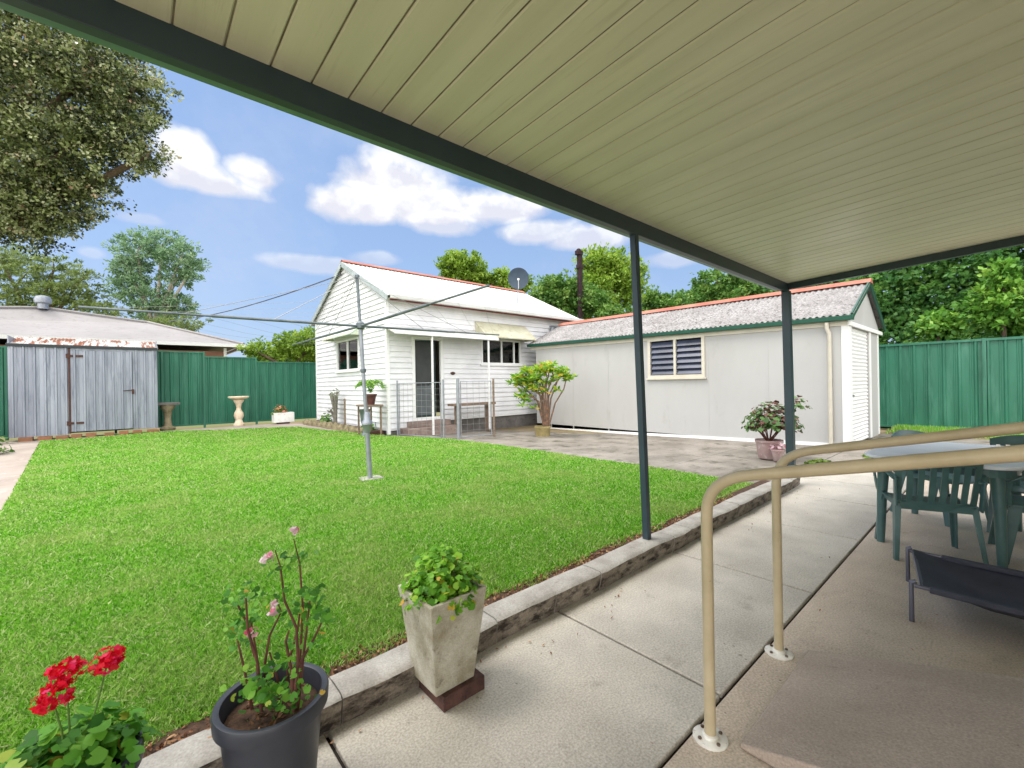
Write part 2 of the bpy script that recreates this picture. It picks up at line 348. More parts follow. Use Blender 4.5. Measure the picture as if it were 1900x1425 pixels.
LM['litter'] = leafmat('dead_leaf', [(0, G(80, 52, 36)), (.5, G(128, 88, 60)), (1, G(176, 140, 104))], .1, .9)
LM['fernl'] = leafmat('fern_leaf', [(0, G(70, 124, 40)), (.6, G(120, 168, 60)), (1, G(160, 190, 90))], .35)
LM['cact'] = leafmat('dull_succulent', [(0, G(96, 104, 84)), (1, G(150, 152, 132))], .1)

# ------------------------------------------------------------------ camera
CAM_H = 1.35; TH = rad(48.7); ROLL = rad(.95)
Fv = Vector((math.cos(TH), math.sin(TH), 0)); Rv = Vector((math.sin(TH), -math.cos(TH), 0)); Zv = Vector((0, 0, 1))
cx = Rv * math.cos(ROLL) - Zv * math.sin(ROLL); cy = Rv * math.sin(ROLL) + Zv * math.cos(ROLL)
cam = bpy.data.cameras.new('camera'); co = bpy.data.objects.new('camera', cam); COL.objects.link(co)
mw = Matrix.Identity(4)
for i in range(3): mw[i][0] = cx[i]; mw[i][1] = cy[i]; mw[i][2] = -Fv[i]; mw[i][3] = (0, 0, CAM_H)[i]
co.matrix_world = mw
cam.sensor_width = 36; cam.lens = 808 / 1900 * 36; cam.clip_start = .05; cam.clip_end = 2000
S.camera = co
def ray(x, y):
    a = (x - 950) / 808; b = (712.5 - y) / 808
    return (Fv + cx * a + cy * b)

# ------------------------------------------------------------------ sky
SUN_AZ = math.atan2(.62, -.78); SUN_EL = rad(60)
sund = Vector((math.cos(SUN_AZ) * math.cos(SUN_EL), math.sin(SUN_AZ) * math.cos(SUN_EL), math.sin(SUN_EL)))
def make_world():
    w = bpy.data.worlds.new('World'); S.world = w; w.use_nodes = True
    nt = w.node_tree; n = nt.nodes; l = nt.links; bg = n['Background']
    def val(x): return x
    def setin(sock, v):
        if isinstance(v, (int, float)): sock.default_value = v
        elif isinstance(v, (tuple, Vector)): sock.default_value = tuple(v)
        else: l.new(v, sock)
    def ma(op, a, b=0.0, c=0.0, clamp=False):
        x = n.new('ShaderNodeMath'); x.operation = op; x.use_clamp = clamp
        for i, v in enumerate((a, b, c)): setin(x.inputs[i], v)
        return x.outputs[0]
    def dot(v, d):
        x = n.new('ShaderNodeVectorMath'); x.operation = 'DOT_PRODUCT'; setin(x.inputs[0], v); setin(x.inputs[1], d); return x.outputs['Value']
    def mixc(f, a, b):
        x = n.new('ShaderNodeMix'); x.data_type = 'RGBA'; setin(x.inputs[0], f); setin(x.inputs[6], a); setin(x.inputs[7], b); return x.outputs[2]
    sky = n.new('ShaderNodeTexSky'); sky.sky_type = 'NISHITA'; sky.sun_disc = False; sky.sun_elevation = SUN_EL
    sky.sun_rotation = math.atan2(sund.x, sund.y); sky.air_density = 1.0; sky.dust_density = .6; sky.ozone_density = 1.2
    tc = n.new('ShaderNodeTexCoord'); D = tc.outputs['Generated']
    def noise(sc, det, off=(0, 0, 0), ro=.6, st=(1, 1, 1.15)):
        mp = n.new('ShaderNodeMapping'); mp.inputs['Location'].default_value = off; mp.inputs['Scale'].default_value = st
        l.new(D, mp.inputs[0]); t = n.new('ShaderNodeTexNoise'); t.inputs['Scale'].default_value = sc; t.inputs['Detail'].default_value = det
        t.inputs['Roughness'].default_value = ro; l.new(mp.outputs[0], t.inputs['Vector']); return t.outputs['Fac']
    n1 = noise(9, 9, (3, 1, 0), .52); n2 = noise(17, 6, (0, 5, 2), .5); n3 = noise(2.2, 6, (5, 0, 0), .62)
    wob = ma('ADD', ma('MULTIPLY', ma('SUBTRACT', n1, .52), 1.5), ma('MULTIPLY', ma('SUBTRACT', n2, .5), 1.1))
    dens = None; shade = None
    # (photo x, y, half width, half height up, half height down, strength) of the cumulus heaps
    for (x, y, sx, su, sd, k) in SKY_CLOUDS:
        c = ray(x, y).normalized(); r = Vector((0, 0, 1)).cross(c).normalized() * -1; u = r.cross(c).normalized()
        if u.z < 0: u = -u
        kk = 1 / (808 * math.sqrt(1 + ((x - 950) / 808) ** 2)); kx = kk / math.sqrt(1 + ((x - 950) / 808) ** 2) * 1.0
        a = ma('MULTIPLY', dot(D, tuple(r)), 1 / (sx * kx)); b = dot(D, tuple(u))
        b = ma('MAXIMUM', ma('MULTIPLY', b, 1 / (su * kk)), ma('MULTIPLY', b, -1 / (sd * kk)))
        q = ma('SQRT', ma('ADD', ma('MULTIPLY', a, a), ma('MULTIPLY', b, b)))
        front = ma('GREATER_THAN', dot(D, tuple(c)), .3)
        v = ma('MULTIPLY', ma('ADD', ma('SUBTRACT', 1.0, q), ma('MULTIPLY', wob, .62)), front)
        v = ma('MULTIPLY', ma('MINIMUM', ma('MAXIMUM', ma('MULTIPLY', v, 2.4), 0), 1), k)
        dens = v if dens is None else ma('MAXIMUM', dens, v)
        sh = ma('MULTIPLY', ma('ADD', ma('MULTIPLY', dot(D, tuple(u)), 1 / (su * kk)), ma('MULTIPLY', ma('SUBTRACT', n2, .45), 3.5)), v)
        shade = sh if shade is None else ma('MAXIMUM', shade, sh)
    # thin veil low in the sky; bright clouds added out of view, overhead and behind the camera, as fill light
    sep = n.new('ShaderNodeSeparateXYZ'); l.new(D, sep.inputs[0])
    veil = ma('MULTIPLY', ma('MINIMUM', ma('MAXIMUM', ma('SUBTRACT', n3, .5), 0), .3), 1.2)
    def ss(x, a, b): return ma('MINIMUM', ma('MAXIMUM', ma('MULTIPLY', ma('SUBTRACT', x, a), 1 / (b - a)), 0), 1)
    fill_deck = ma('MAXIMUM', ss(sep.outputs[2], .60, .80), ss(dot(D, tuple(-Fv)), .05, .45))
    fill_deck = ma('MULTIPLY', fill_deck, ss(n3, .30, .50))
    hz = ma('POWER', ma('SUBTRACT', 1.0, ma('MINIMUM', ma('MAXIMUM', sep.outputs[2], 0.0), 1.0)), 5.0)
    lift = mixc(SKY_MIX, sky.outputs[0], (SKY_FILL[0], SKY_FILL[1], SKY_FILL[2], 1))
    base = mixc(ma('MULTIPLY', hz, .5), lift, (SKY_HZ[0], SKY_HZ[1], SKY_HZ[2], 1))
    ccol = mixc(ma('MINIMUM', ma('MAXIMUM', ma('ADD', shade, .5), 0), 1), (CL_LO[0], CL_LO[1], CL_LO[2], 1), (CL_HI[0], CL_HI[1], CL_HI[2], 1))
    fin = mixc(ma('MAXIMUM', dens, veil), base, ccol)
    fin = mixc(fill_deck, fin, (FILL_DECK[0], FILL_DECK[1], FILL_DECK[2], 1))
    l.new(fin, bg.inputs['Color']); bg.inputs['Strength'].default_value = SKY_STR
SKY_STR = .15
SKY_MIX = .86; SKY_FILL = (.56, .86, 1.46); SKY_HZ = (1.15, 1.42, 1.88); CL_LO = (1.35, 1.38, 1.75); CL_HI = (2.35, 2.36, 2.4); FILL_DECK = (7.4, 7.3, 7.2)
SKY_CLOUDS = [(342, 290, 66, 54, 64, 1), (380, 338, 138, 38, 27, .95), (470, 325, 58, 36, 31, .95), (735, 343, 120, 66, 58, 1), (675, 385, 108, 48, 34, 1), (795, 385, 135, 48, 40, 1),
              (900, 385, 140, 36, 36, .95), (820, 415, 80, 24, 24, .75), (590, 490, 130, 18, 20, .5), (700, 480, 60, 16, 14, .4), (1000, 430, 95, 26, 26, .8),
              (1090, 440, 90, 28, 30, .8), (270, 408, 80, 18, 14, .35), (170, 470, 36, 16, 12, .35), (1250, 480, 60, 20, 18, .45)]
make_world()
sl = bpy.data.lights.new('sun', 'SUN'); sl.energy = .9; sl.angle = rad(24); sl.color = (1, .955, .88)
so = bpy.data.objects.new('sun', sl); COL.objects.link(so); so.rotation_euler = sund.to_track_quat('Z', 'Y').to_euler(); so.location = (-10, 0, 20)
S.view_settings.view_transform = 'Standard'; S.view_settings.look = 'None'; S.view_settings.exposure = 1.6; S.view_settings.gamma = 1
S.cycles.max_bounces = 8; S.cycles.diffuse_bounces = 5; S.cycles.transparent_max_bounces = 12

# ------------------------------------------------------------------ ground and paving
def struct(o): o['kind'] = 'structure'; return o
g = MB()
xs = [-400, -60, -20, -6, 0, 6, 12, 20, 60, 400]
for a in range(9):
    for b in range(9): g.add([(xs[a], xs[b], -.27), (xs[a + 1], xs[b], -.27), (xs[a + 1], xs[b + 1], -.27), (xs[a], xs[b + 1], -.27)], [(0, 1, 2, 3)])
struct(g.build('ground', mat('ground_earth', G(110, 116, 66), G(124, 112, 80), .6, rough=.95)))
struct(MB().prism([(-7, -6), (16.2, -6), (16.2, 2.6), (16.2, 14), (8, 21), (-7, 21)], -.26, lambda x, y: -.2 if y > 3 else -.012).build('yard_dirt', M['dirt']))
# joint filler slab under the paving
struct(MB().box(-3.02, 8.05, -5.9, 1.8, -.2, -.02).build('paving_bed', M['gap']))
p = MB(); xj = [-3.0, -2.1, -.77, .56, 1.893, 3.226, 4.56, 5.89, 6.95, 8.04]
for i in range(9): p.box(xj[i] + .008, xj[i + 1] - .008, .829, 1.84 if xj[i + 1] < 6.5 else 1.95, -.1, 0)
struct(p.build('path', M['conc_path'], bevel=.006))
p = MB(); p.box(-3, 8.04, -5.8, .813, -.1, .0)
struct(p.build('patio', M['conc_patio'], bevel=.006))
# ramp up to the back door, between the two handrails
rp = [(.662, 0.004), (.66, .022), (-.05, .232), (-2.2, .86), (-2.2, 0.0)]
struct(MB().extr(rp[::-1], 'x', 1.66, 2.49).build('ramp', M['conc_ramp'], bevel=.006))
# driveway
dz = lambda x, y: -.006 - max(0, y - 2.4) * .023 * min(1, max(0, (x - 5.6) / 4.9))
d = MB(); dj = [(8.05, -6, 13.8, 2.0)]
d.prism([(8.05, -5.9), (13.75, -5.9), (13.75, 2.03), (10.52, 2.03), (8.05, 2.03)], -.2, -.008)
ys = [2.04, 3.6, 5.5, 7.4, 9.3, 11.5]; xl = [6.0, 6.14, 6.16, 6.05, 5.85, 5.0]
for i in range(5):
    d.prism([(xl[i], ys[i] + .004), (10.54, ys[i] + .004), (10.54, ys[i + 1] - .004), (xl[i + 1], ys[i + 1] - .004)], -.25, dz)
struct(d.build('driveway', M['conc_drive'], bevel=.004))
# paths round the far side of the lawn
f = MB(); f.prism([(-6, 2.0), (-1.0, 2.0), (-1.1, 7.5), (-1.85, 17.3), (-6, 17.3)], -.2, -.004)
f.prism([(-6, 17.31), (.6, 17.8), (4.3, 15.9), (5.05, 11.52), (5.35, 11.52), (4.9, 17.3), (4.3, 18.4), (-6, 18.4)], -.2, -.006)
struct(f.build('side_path', mat('side_path_concrete', G(170, 158, 148), G(146, 134, 124), 1, G(190, 176, 166), 4, rough=.9)))

# lawn
LAWN = [(-.95, 1.93), (6.0, 1.93), (6.12, 4.0), (6.1, 8.0), (5.85, 9.3), (5.02, 11.45), (4.3, 15.85), (.6, 17.7), (-1.82, 17.25), (-1.1, 7.5)]
def inside(px, py, poly):
    c = np.zeros(len(px), bool); n = len(poly); j = n - 1
    for i in range(n):
        xi, yi = poly[i]; xj_, yj = poly[j]
        cond = ((yi > py) != (yj > py)) & (px < (xj_ - xi) * (py - yi) / (yj - yi + 1e-12) + xi); c ^= cond; j = i
    return c
def lawn_z(x, y):
    x = np.asarray(x, float); y = np.asarray(y, float)
    return .012 + .075 * np.clip((4.2 - y) / 2.3, 0, 1) * np.clip((6 - x) / 1.2, 0, 1) + .010 * np.sin(x * 1.7 + y * .9) * np.cos(y * 1.3 - x * .6) * np.clip((y - 2.2), 0, 1)
b = bmesh.new(); vs = [b.verts.new((x, y, 0)) for x, y in LAWN]; b.faces.new(vs)
for ax, rng in ((Vector((1, 0, 0)), np.arange(-1.8, 6.2, .25)), (Vector((0, 1, 0)), np.arange(2.1, 17.6, .25))):
    for t in rng:
        bmesh.ops.bisect_plane(b, geom=b.verts[:] + b.edges[:] + b.faces[:], plane_co=ax * float(t), plane_no=ax)
for v in b.verts: v.co.z = float(lawn_z(v.co.x, v.co.y))
me = bpy.data.meshes.new('lawn_soil'); b.to_mesh(me); b.free(); me.materials.append(M['lawn_base']); me.shade_smooth()
o = bpy.data.objects.new('lawn_soil', me); COL.objects.link(o); struct(o)
# grass: blades get sparser and wider with distance from the patio
N = 900000
u = RNG.random(N); v = RNG.random(N)
R0, R1 = 1.7, 18.5
r = R0 * (R1 / R0) ** (u ** .92); th = rad(5) + v * rad(110)
px_ = r * np.cos(th); py_ = r * np.sin(th)
ok = inside(px_, py_, LAWN)
edge = (py_ < 2.12) & (RNG.random(N) > (py_ - 1.9) * 2.6)       # ragged bare strip behind the kerb
bare = np.sin(px_ * 9.0) * np.sin(px_ * 3.7 + 1.3) * .05 + 2.0
ok &= ~edge & (py_ > bare)
px_, py_, r = px_[ok], py_[ok], r[ok]; N = len(px_)
h = (.015 + .017 * RNG.random(N)) * (1 + .02 * r); w = .0028 * np.maximum(r, 1.6) ** .78 * (.7 + .6 * RNG.random(N))
lean = RNG.normal(size=(N, 2)) * .55; az = RNG.random(N) * 2 * PI
P0 = np.stack([px_, py_, lawn_z(px_, py_) - .002], 1)
sd = np.stack([np.cos(az), np.sin(az), np.zeros(N)], 1) * w[:, None] * .5
tip = P0 + np.stack([lean[:, 0] * h, lean[:, 1] * h, h], 1); mid = P0 + np.stack([lean[:, 0] * h * .3, lean[:, 1] * h * .3, h * .6], 1)
GV = np.stack([P0 - sd, P0 + sd, mid + sd * .8, tip, mid - sd * .8], 1)
tag(np_mesh('grass', GV, 5, RNG.random(N) ** 1.1, LM['grass']), 'short bright green mown grass covering the back lawn', 'grass', kind='stuff')
# leaf litter on the bare strip
N = 2600; x = RNG.uniform(-.95, 5.9, N); y = 1.94 + np.abs(RNG.normal(size=N)) * .07
P = np.stack([x, y, lawn_z(x, y) + .006 + .012 * RNG.random(N)], 1)
tag(np_mesh('leaf_litter', leaf_faces(P, .022, .012, up=1.2), 4, RNG.random(N), LM['litter']), 'brown dead leaf litter and soil along the back of the kerb', 'leaf litter', kind='stuff')
struct(MB().box(-.96, 6.0, 1.9, 2.06, -.1, .088).build('soil_strip', M['soil']))

N = 130; x = np.concatenate([RNG.uniform(-.5, 6.2, 70), RNG.uniform(.6, 7.5, 60)]); y = np.concatenate([1.74 - np.abs(RNG.normal(size=70)) * .12, RNG.uniform(-1.2, 1.7, 60)])
P = np.stack([x, y, np.full(N, .006) + .004 * RNG.random(N)], 1)
tag(np_mesh('path_litter', leaf_faces(P, .018, .009, up=3), 4, RNG.random(N), LM['litter']), 'scattered tiny dry leaves and grit lying on the concrete path', 'leaf litter', kind='stuff')
# kerb: irregular hand-laid concrete edging in sections
def kerb():
    random.seed(3); joints = [-1.3, -.25, .62, 1.42, 1.86, 2.28, 3.22, 3.5, 4.5, 5.3, 6.1, 6.46]
    top = MB(); face = MB()
    for a, b_ in zip(joints[:-1], joints[1:]):
        a += .003; b_ -= .003; n = max(2, int((b_ - a) / .06)); oy = random.uniform(-.006, .006); oz = random.uniform(-.004, .004)
        rows = []
        for i in range(n + 1):
            x = a + (b_ - a) * i / n; wv = .006 * math.sin(x * 5.1) + .004 * math.sin(x * 13) + random.uniform(-.002, .002)
            zt = .128 + oz + .003 * math.sin(x * 7); e = .012 if i in (0, n) else 0
            rows.append([(x, 1.772 + wv * .5 + oy, -.05), (x, 1.768 + wv * .6 + oy + e * .3, .02), (x, 1.757 + wv + oy + e * .5, .07), (x, 1.752 + wv + oy + e * .5, zt - .014),
                         (x, 1.764 + wv + oy + e * .5, zt - .003), (x, 1.79 + wv * .8 + oy, zt), (x, 1.88 + wv * .5, zt + .001 + random.uniform(-.001, .001)), (x, 1.915 + wv * .6, zt - .004), (x, 1.928 + wv * .6, zt - .02), (x, 1.93, -.05)])
        m = len(rows[0]); vs = [q for rr in rows for q in rr]
        def fc(k): return [(i * m + k, (i + 1) * m + k, (i + 1) * m + k + 1, i * m + k + 1) for i in range(n)]
        fs = []; 
        for k in range(3, m - 1): fs += fc(k)
        top.add(vs, fs + [tuple(range(m)), tuple(n * m + k for k in range(m - 1, -1, -1))])
        ff = []
        for k in range(0, 3): ff += fc(k)
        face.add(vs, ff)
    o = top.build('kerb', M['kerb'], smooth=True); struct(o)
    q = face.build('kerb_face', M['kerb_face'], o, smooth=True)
kerb()

# ------------------------------------------------------------------ patio cover
pc = thing('patio_cover', 'cream ribbed flat patio roof on dark green steel posts and beam', 'patio cover', (3.01, 1.86, 0))
BT = 2.588; BB = 2.478; slope = .048
# ribbed roof panels: 150 mm pans with a narrow seam, falling towards the lawn
cm = MB(); gm = MB(); pitch = .1502; x0 = .125 - pitch * 22
n = 44 + 22
for i in range(n):
    a = x0 + i * pitch; b_ = a + pitch
    if a > 6.44: break
    b_ = min(b_, 6.46); Y0, Y1 = 2.02, -2.3
    def zc(y, dz_=0): return BT + .002 + (1.86 - y) * slope + dz_
    # pan with slightly raised edges
    xsn = [(a + .003, .006), (a + .008, 0), (b_ - .008, 0), (b_ - .003, .006)]
    v = [(x, Y0, zc(Y0, q)) for x, q in xsn] + [(x, Y1, zc(Y1, q)) for x, q in xsn]
    cm.add(v, [(k, k + 1, k + 5, k + 4) for k in range(3)])
    gm.add([(b_ - .004, Y0, zc(Y0, .007)), (b_ + .004, Y0, zc(Y0, .007)), (b_ + .004, Y1, zc(Y1, .007)), (b_ - .004, Y1, zc(Y1, .007))], [(0, 1, 2, 3)])
cm.hexa([(x0, -2.3, 2.806), (6.46, -2.3, 2.806), (6.46, 2.03, 2.60), (x0, 2.03, 2.60), (x0, -2.3, 2.856), (6.46, -2.3, 2.856), (6.46, 2.05, 2.65), (x0, 2.05, 2.65)])
cl = cm.build('ceiling_panel', M['ceiling'], pc); gm.build('panel_seam', M['groove'], cl)
MB().box(x0, 6.46, 1.86, 1.91, BB, BT + .004).build('front_beam', M['beam'], pc, bevel=.003)
gt = MB().extr([(1.955, 2.64), (1.955, 2.540), (2.048, 2.540), (2.065, 2.64), (2.058, 2.64), (2.042, 2.547), (1.962, 2.547), (1.962, 2.64)][::-1], 'x', x0, 6.52)
gt.build('gutter', M['gutter_green'], pc)
MB().hexa([(6.40, -2.3, BT + 4.16 * slope - .078), (6.455, -2.3, BT + 4.16 * slope - .078), (6.455, 1.858, BT - .078), (6.40, 1.858, BT - .078),
           (6.40, -2.3, BT + 4.16 * slope), (6.455, -2.3, BT + 4.16 * slope), (6.455, 1.858, BT), (6.40, 1.858, BT)]).build('side_beam', M['beam'], pc)
MB().hexa([(2.985, 1.84, .12), (3.035, 1.84, .12), (3.035, 1.89, .12), (2.985, 1.89, .12), (2.905, 1.862, BB + .11), (2.955, 1.862, BB + .11), (2.955, 1.912, BB + .11), (2.905, 1.912, BB + .11)]).build('post', M['beam'], pc, bevel=.004)
MB().hexa([(6.325, 1.80, .0), (6.415, 1.80, .0), (6.415, 1.89, .0), (6.325, 1.89, .0), (6.29, 1.815, BB), (6.38, 1.815, BB), (6.38, 1.905, BB), (6.29, 1.905, BB)]).build('post', M['beam'], pc, bevel=.004)
MB().box(-.39, -.34, 1.86, 1.91, .12, BB - .001).build('post', M['beam'], pc, bevel=.004)
for x in (.43, 1.6, 2.75, 3.1, 4.4, 5.6):
    MB().box(x, x + .025, 1.912, 1.953, 2.55, 2.585).build('gutter_bracket', M['steel'], pc)

# back wall of the house, behind the photographer
hw = thing('house_back_wall', 'cream rendered back wall of the house where the patio roof and ramp end', 'house wall', (2, -2.4, 0))
MB().box(.4, 1.5, -2.6, -2.32, 0, 2.79).box(2.65, 6.4, -2.6, -2.32, 0, 2.79).box(1.5, 2.65, -2.6, -2.32, 2.7, 2.79).build('wall', M['house_wall'], hw)
MB().box(1.5, 2.65, -2.5, -2.4, .8, 2.7).build('door', M['trim'], hw)

# ------------------------------------------------------------------ handrails
def handrail(x, y, label, scale=1.0):
    t = thing('handrail', label, 'handrail', (x, y, 0), group='cream tube handrails either side of the ramp')
    top = .985; pts = [(x, y, .006), (x - .0, y, top - .16)]
    a = (x, y + .0, top - .16); c = (x, y - .16, top + .0)
    for k in range(1, 9):
        q = k / 8; A = Vector((x, y, top - .14)); B = Vector((x, y, top)); C_ = Vector((x, y - .17, top + .035))
        pts.append(tuple(A * (1 - q) ** 2 + B * 2 * q * (1 - q) + C_ * q * q))
    pts += [(x, y - 1.0, top + .035 + .83 * .232), (x, -1.9, top + .035 + (y + 1.9 - .17) * .232)]
    MB().tube(pts, .0205, 16).build('rail', M['rail'], t, smooth=True)
    MB().tube([(x, -1.85, .70), (x, -1.85, 1.56)], .02, 12).build('post', M['rail'], t, smooth=True)
    fl = MB().lathe((x, y, 0), [(.062, .0), (.062, .006), (.058, .009), (.03, .010), (.028, .018), (.021, .022), (.0, .022)], 20).build('flange', M['chip_paint'], t, smooth=True)
    for k in range(4):
        an = PI / 4 + k * PI / 2 + .3
        MB().lathe((x + .045 * math.cos(an), y + .045 * math.sin(an), .009), [(.007, 0), (.007, .006), (.004, .008)], 6).build('bolt', M['bolt'], fl)
handrail(1.631, .756, 'near cream tube handrail, nearest the camera, bending down to a white flange')
handrail(2.392, .76, 'far cream tube handrail across the ramp, its foot further along the concrete joint')

# ------------------------------------------------------------------ plastic table and chairs
def rrect(cx_, cy_, w, d_, r, n=6):
    pts = []
    for sx, sy, a0 in ((1, 1, 0), (-1, 1, 90), (-1, -1, 180), (1, -1, 270)):
        for k in range(n + 1):
            a = rad(a0 + 90 * k / n); pts.append((cx_ + sx * (w / 2 - r) + r * math.cos(a), cy_ + sy * (d_ / 2 - r) + r * math.sin(a)))
    return pts
tb = thing('garden_table', 'green plastic garden table with a pale reflected sheen coloured into its top, ringed by green chairs', 'table', (5.22, .33, 0), rad(-4))
MB().prism(rrect(0, 0, 1.42, .9, .2), .695, .72).build('tabletop', M['plastic_sheen_top'], tb, bevel=.008)
ap = MB(); o_ = rrect(0, 0, 1.34, .82, .17); i_ = rrect(0, 0, 1.31, .79, .155); nn = len(o_)
ap.add([(x, y, z) for z in (.635, .694) for x, y in o_] + [(x, y, z) for z in (.635, .694) for x, y in i_],
       [(k, (k + 1) % nn, nn + (k + 1) % nn, nn + k) for k in range(nn)] + [(2 * nn + (k + 1) % nn, 2 * nn + k, 3 * nn + k, 3 * nn + (k + 1) % nn) for k in range(nn)] + [((k + 1) % nn, k, 2 * nn + k, 2 * nn + (k + 1) % nn) for k in range(nn)])
ap.build('apron', M['plastic_green'], tb)
for sx in (-1, 1):
    for sy in (-1, 1):
        MB().tube([(sx * .60, sy * .335, .0), (sx * .585, sy * .325, .40), (sx * .57, sy * .31, .694)], [.026, .034, .042], 14).build('leg', M['plastic_green'], tb, smooth=True)

def chair(label, x, y, rz):
    """moulded stacking armchair, facing local +y"""
    t = thing('plastic_chair', label, 'chair', (x, y, 0), rz, group='green plastic chairs round the garden table')
    if chair.src:
        for ch in chair.src.children:
            c = ch.copy(); COL.objects.link(c); c.parent = t
        return t
    chair.src = t; P_ = M['plastic_green']
    # seat shell
    s_ = MB(); nx, ny = 8, 8; vs = []
    for layer in (0, -.012):
        for j in range(ny + 1):
            yy = -.2 + .42 * j / ny
            for i in range(nx + 1):
                xx = (-.215 + .43 * i / nx) * (1 + .08 * j / ny); e = abs(i / nx - .5) * 2
                z = .425 - .018 * (1 - e * e) + (.012 * (1 - abs(j / ny - .5) * 2) * -1) - (.03 * max(0, j / ny - .85) / .15)
                vs.append((xx, yy, z + layer))
    m1 = (nx + 1) * (ny + 1); fs = []
    for j in range(ny):
        for i in range(nx):
            a = j * (nx + 1) + i; fs += [(a, a + 1, a + nx + 2, a + nx + 1), (m1 + a + nx + 1, m1 + a + nx + 2, m1 + a + 1, m1 + a)]
    ring = [i for i in range(nx + 1)] + [(j + 1) * (nx + 1) - 1 for j in range(1, ny + 1)] + [ny * (nx + 1) + i for i in range(nx - 1, -1, -1)] + [j * (nx + 1) for j in range(ny - 1, 0, -1)]
    fs += [(ring[(k + 1) % len(ring)], ring[k], m1 + ring[k], m1 + ring[(k + 1) % len(ring)]) for k in range(len(ring))]
    s_.add(vs, fs)
    s_.box(-.2, .2, -.205, -.192, .372, .425).box(-.215, -.203, -.2, .2, .375, .42).box(.203, .215, -.2, .2, .375, .42)
    s_.build('seat', P_, t, smooth=True)
    # backrest: curved frame with slats
    bk = MB()
    def bp(u_, z):
        q = (z - .40) / .40; return (u_ * (.225 + .015 * q), -.205 - .10 * q - .0 + .045 * u_ * u_, z)
    slat_u = [-.66, -.40, -.135, .135, .40, .66]
    for u_ in slat_u:
        w = .017
        for k in range(5):
            z0 = .43 + .29 * k / 5; z1 = .43 + .29 * (k + 1) / 5; a = bp(u_, z0); c = bp(u_, z1)
            bk.hexa([(a[0] - w, a[1] - .008, a[2]), (a[0] + w, a[1] - .008, a[2]), (a[0] + w, a[1] + .004, a[2]), (a[0] - w, a[1] + .004, a[2]),
                     (c[0] - w, c[1] - .008, c[2]), (c[0] + w, c[1] - .008, c[2]), (c[0] + w, c[1] + .004, c[2]), (c[0] - w, c[1] + .004, c[2])])
    def band(za, zb, n_=14, crown=0.0, u0=-1, u1=1):
        vs = []; 
        for i in range(n_ + 1):
            u_ = u0 + (u1 - u0) * i / n_; zt = zb + crown * (1 - u_ * u_)
            a = bp(u_, za); c = bp(u_, zt)
            vs += [(a[0], a[1] - .009, a[2]), (a[0], a[1] + .006, a[2]), (c[0], c[1] + .006, c[2]), (c[0], c[1] - .009, c[2])]
        fs = [(4 * i + k, 4 * i + (k + 1) % 4, 4 * i + 4 + (k + 1) % 4, 4 * i + 4 + k) for i in range(n_) for k in range(4)] + [(3, 2, 1, 0), (4 * n_, 4 * n_ + 1, 4 * n_ + 2, 4 * n_ + 3)]
        bk.add(vs, fs)
    band(.375, .44); band(.715, .765, crown=.045)
    for s2 in (-1, 1): band(.44, .717, 2, 0, s2 * .84, s2 * 1.0) if s2 > 0 else band(.44, .717, 2, 0, -1.0, -.84)
    bk.build('backrest', P_, t, smooth=True)
    for s2 in (-1, 1):
        arm = MB(); path = [(s2 * .235, -.245, .60), (s2 * .265, -.16, .645), (s2 * .275, .0, .655), (s2 * .27, .13, .645), (s2 * .262, .20, .60), (s2 * .25, .215, .52), (s2 * .238, .20, .42)]
        for a, c in zip(path[:-1], path[1:]):
            flat = abs(c[2] - a[2]) < abs(c[1] - a[1])
            arm.bar(a, c, .045 if flat else .014, .014 if flat else .045, (0, 0, 1) if flat else (0, 1, 0))
        arm.bar((s2 * .232, -.22, .40), (s2 * .24, -.25, .62), .014, .05, (0, 1, 0))
        arm.build('armrest', P_, t, bevel=.005)
        for (yt, yb) in ((-.19, -.27), (.19, .245)):
            lg = MB(); xt, xb = s2 * .222, s2 * .25
            w0, w1 = .032, .020; q = .006; sy = 1 if yt > 0 else -1
            # angle-section leg: two tapering flanges
            lg.hexa([(xb - w1, yb - q, 0), (xb + w1 * .2, yb - q, 0), (xb + w1 * .2, yb + q, 0), (xb - w1, yb + q, 0), (xt - w0, yt - q, .43), (xt + w0 * .2, yt - q, .43), (xt + w0 * .2, yt + q, .43), (xt - w0, yt + q, .43)] if s2 > 0 else
                    [(xb - w1 * .2, yb - q, 0), (xb + w1, yb - q, 0), (xb + w1, yb + q, 0), (xb - w1 * .2, yb + q, 0), (xt - w0 * .2, yt - q, .43), (xt + w0, yt - q, .43), (xt + w0, yt + q, .43), (xt - w0 * .2, yt + q, .43)])
            y0b, y1b = (yb - 2 * w1, yb) if sy > 0 else (yb, yb + 2 * w1); y0t, y1t = (yt - 2 * w0, yt) if sy > 0 else (yt, yt + 2 * w0)
            lg.hexa([(xb - q, y0b, 0), (xb + q, y0b, 0), (xb + q, y1b, 0), (xb - q, y1b, 0), (xt - q, y0t, .43), (xt + q, y0t, .43), (xt + q, y1t, .43), (xt - q, y1t, .43)])
            lg.build('leg', P_, t, bevel=.003)
    return t
chair.src = None
chair('green plastic chair with its slatted back to the dog bed, pushed under the table', 4.58, .43, rad(-90 + 22))
chair('green plastic chair on the far long side of the table, half hidden behind it', 5.85, .44, rad(180 - 30))
chair('green plastic chair at the house side of the table, cut by the right picture edge', 4.98, -.16, rad(8))
chair('green plastic chair at the far end of the table, hidden behind its legs', 5.80, -.12, rad(90))

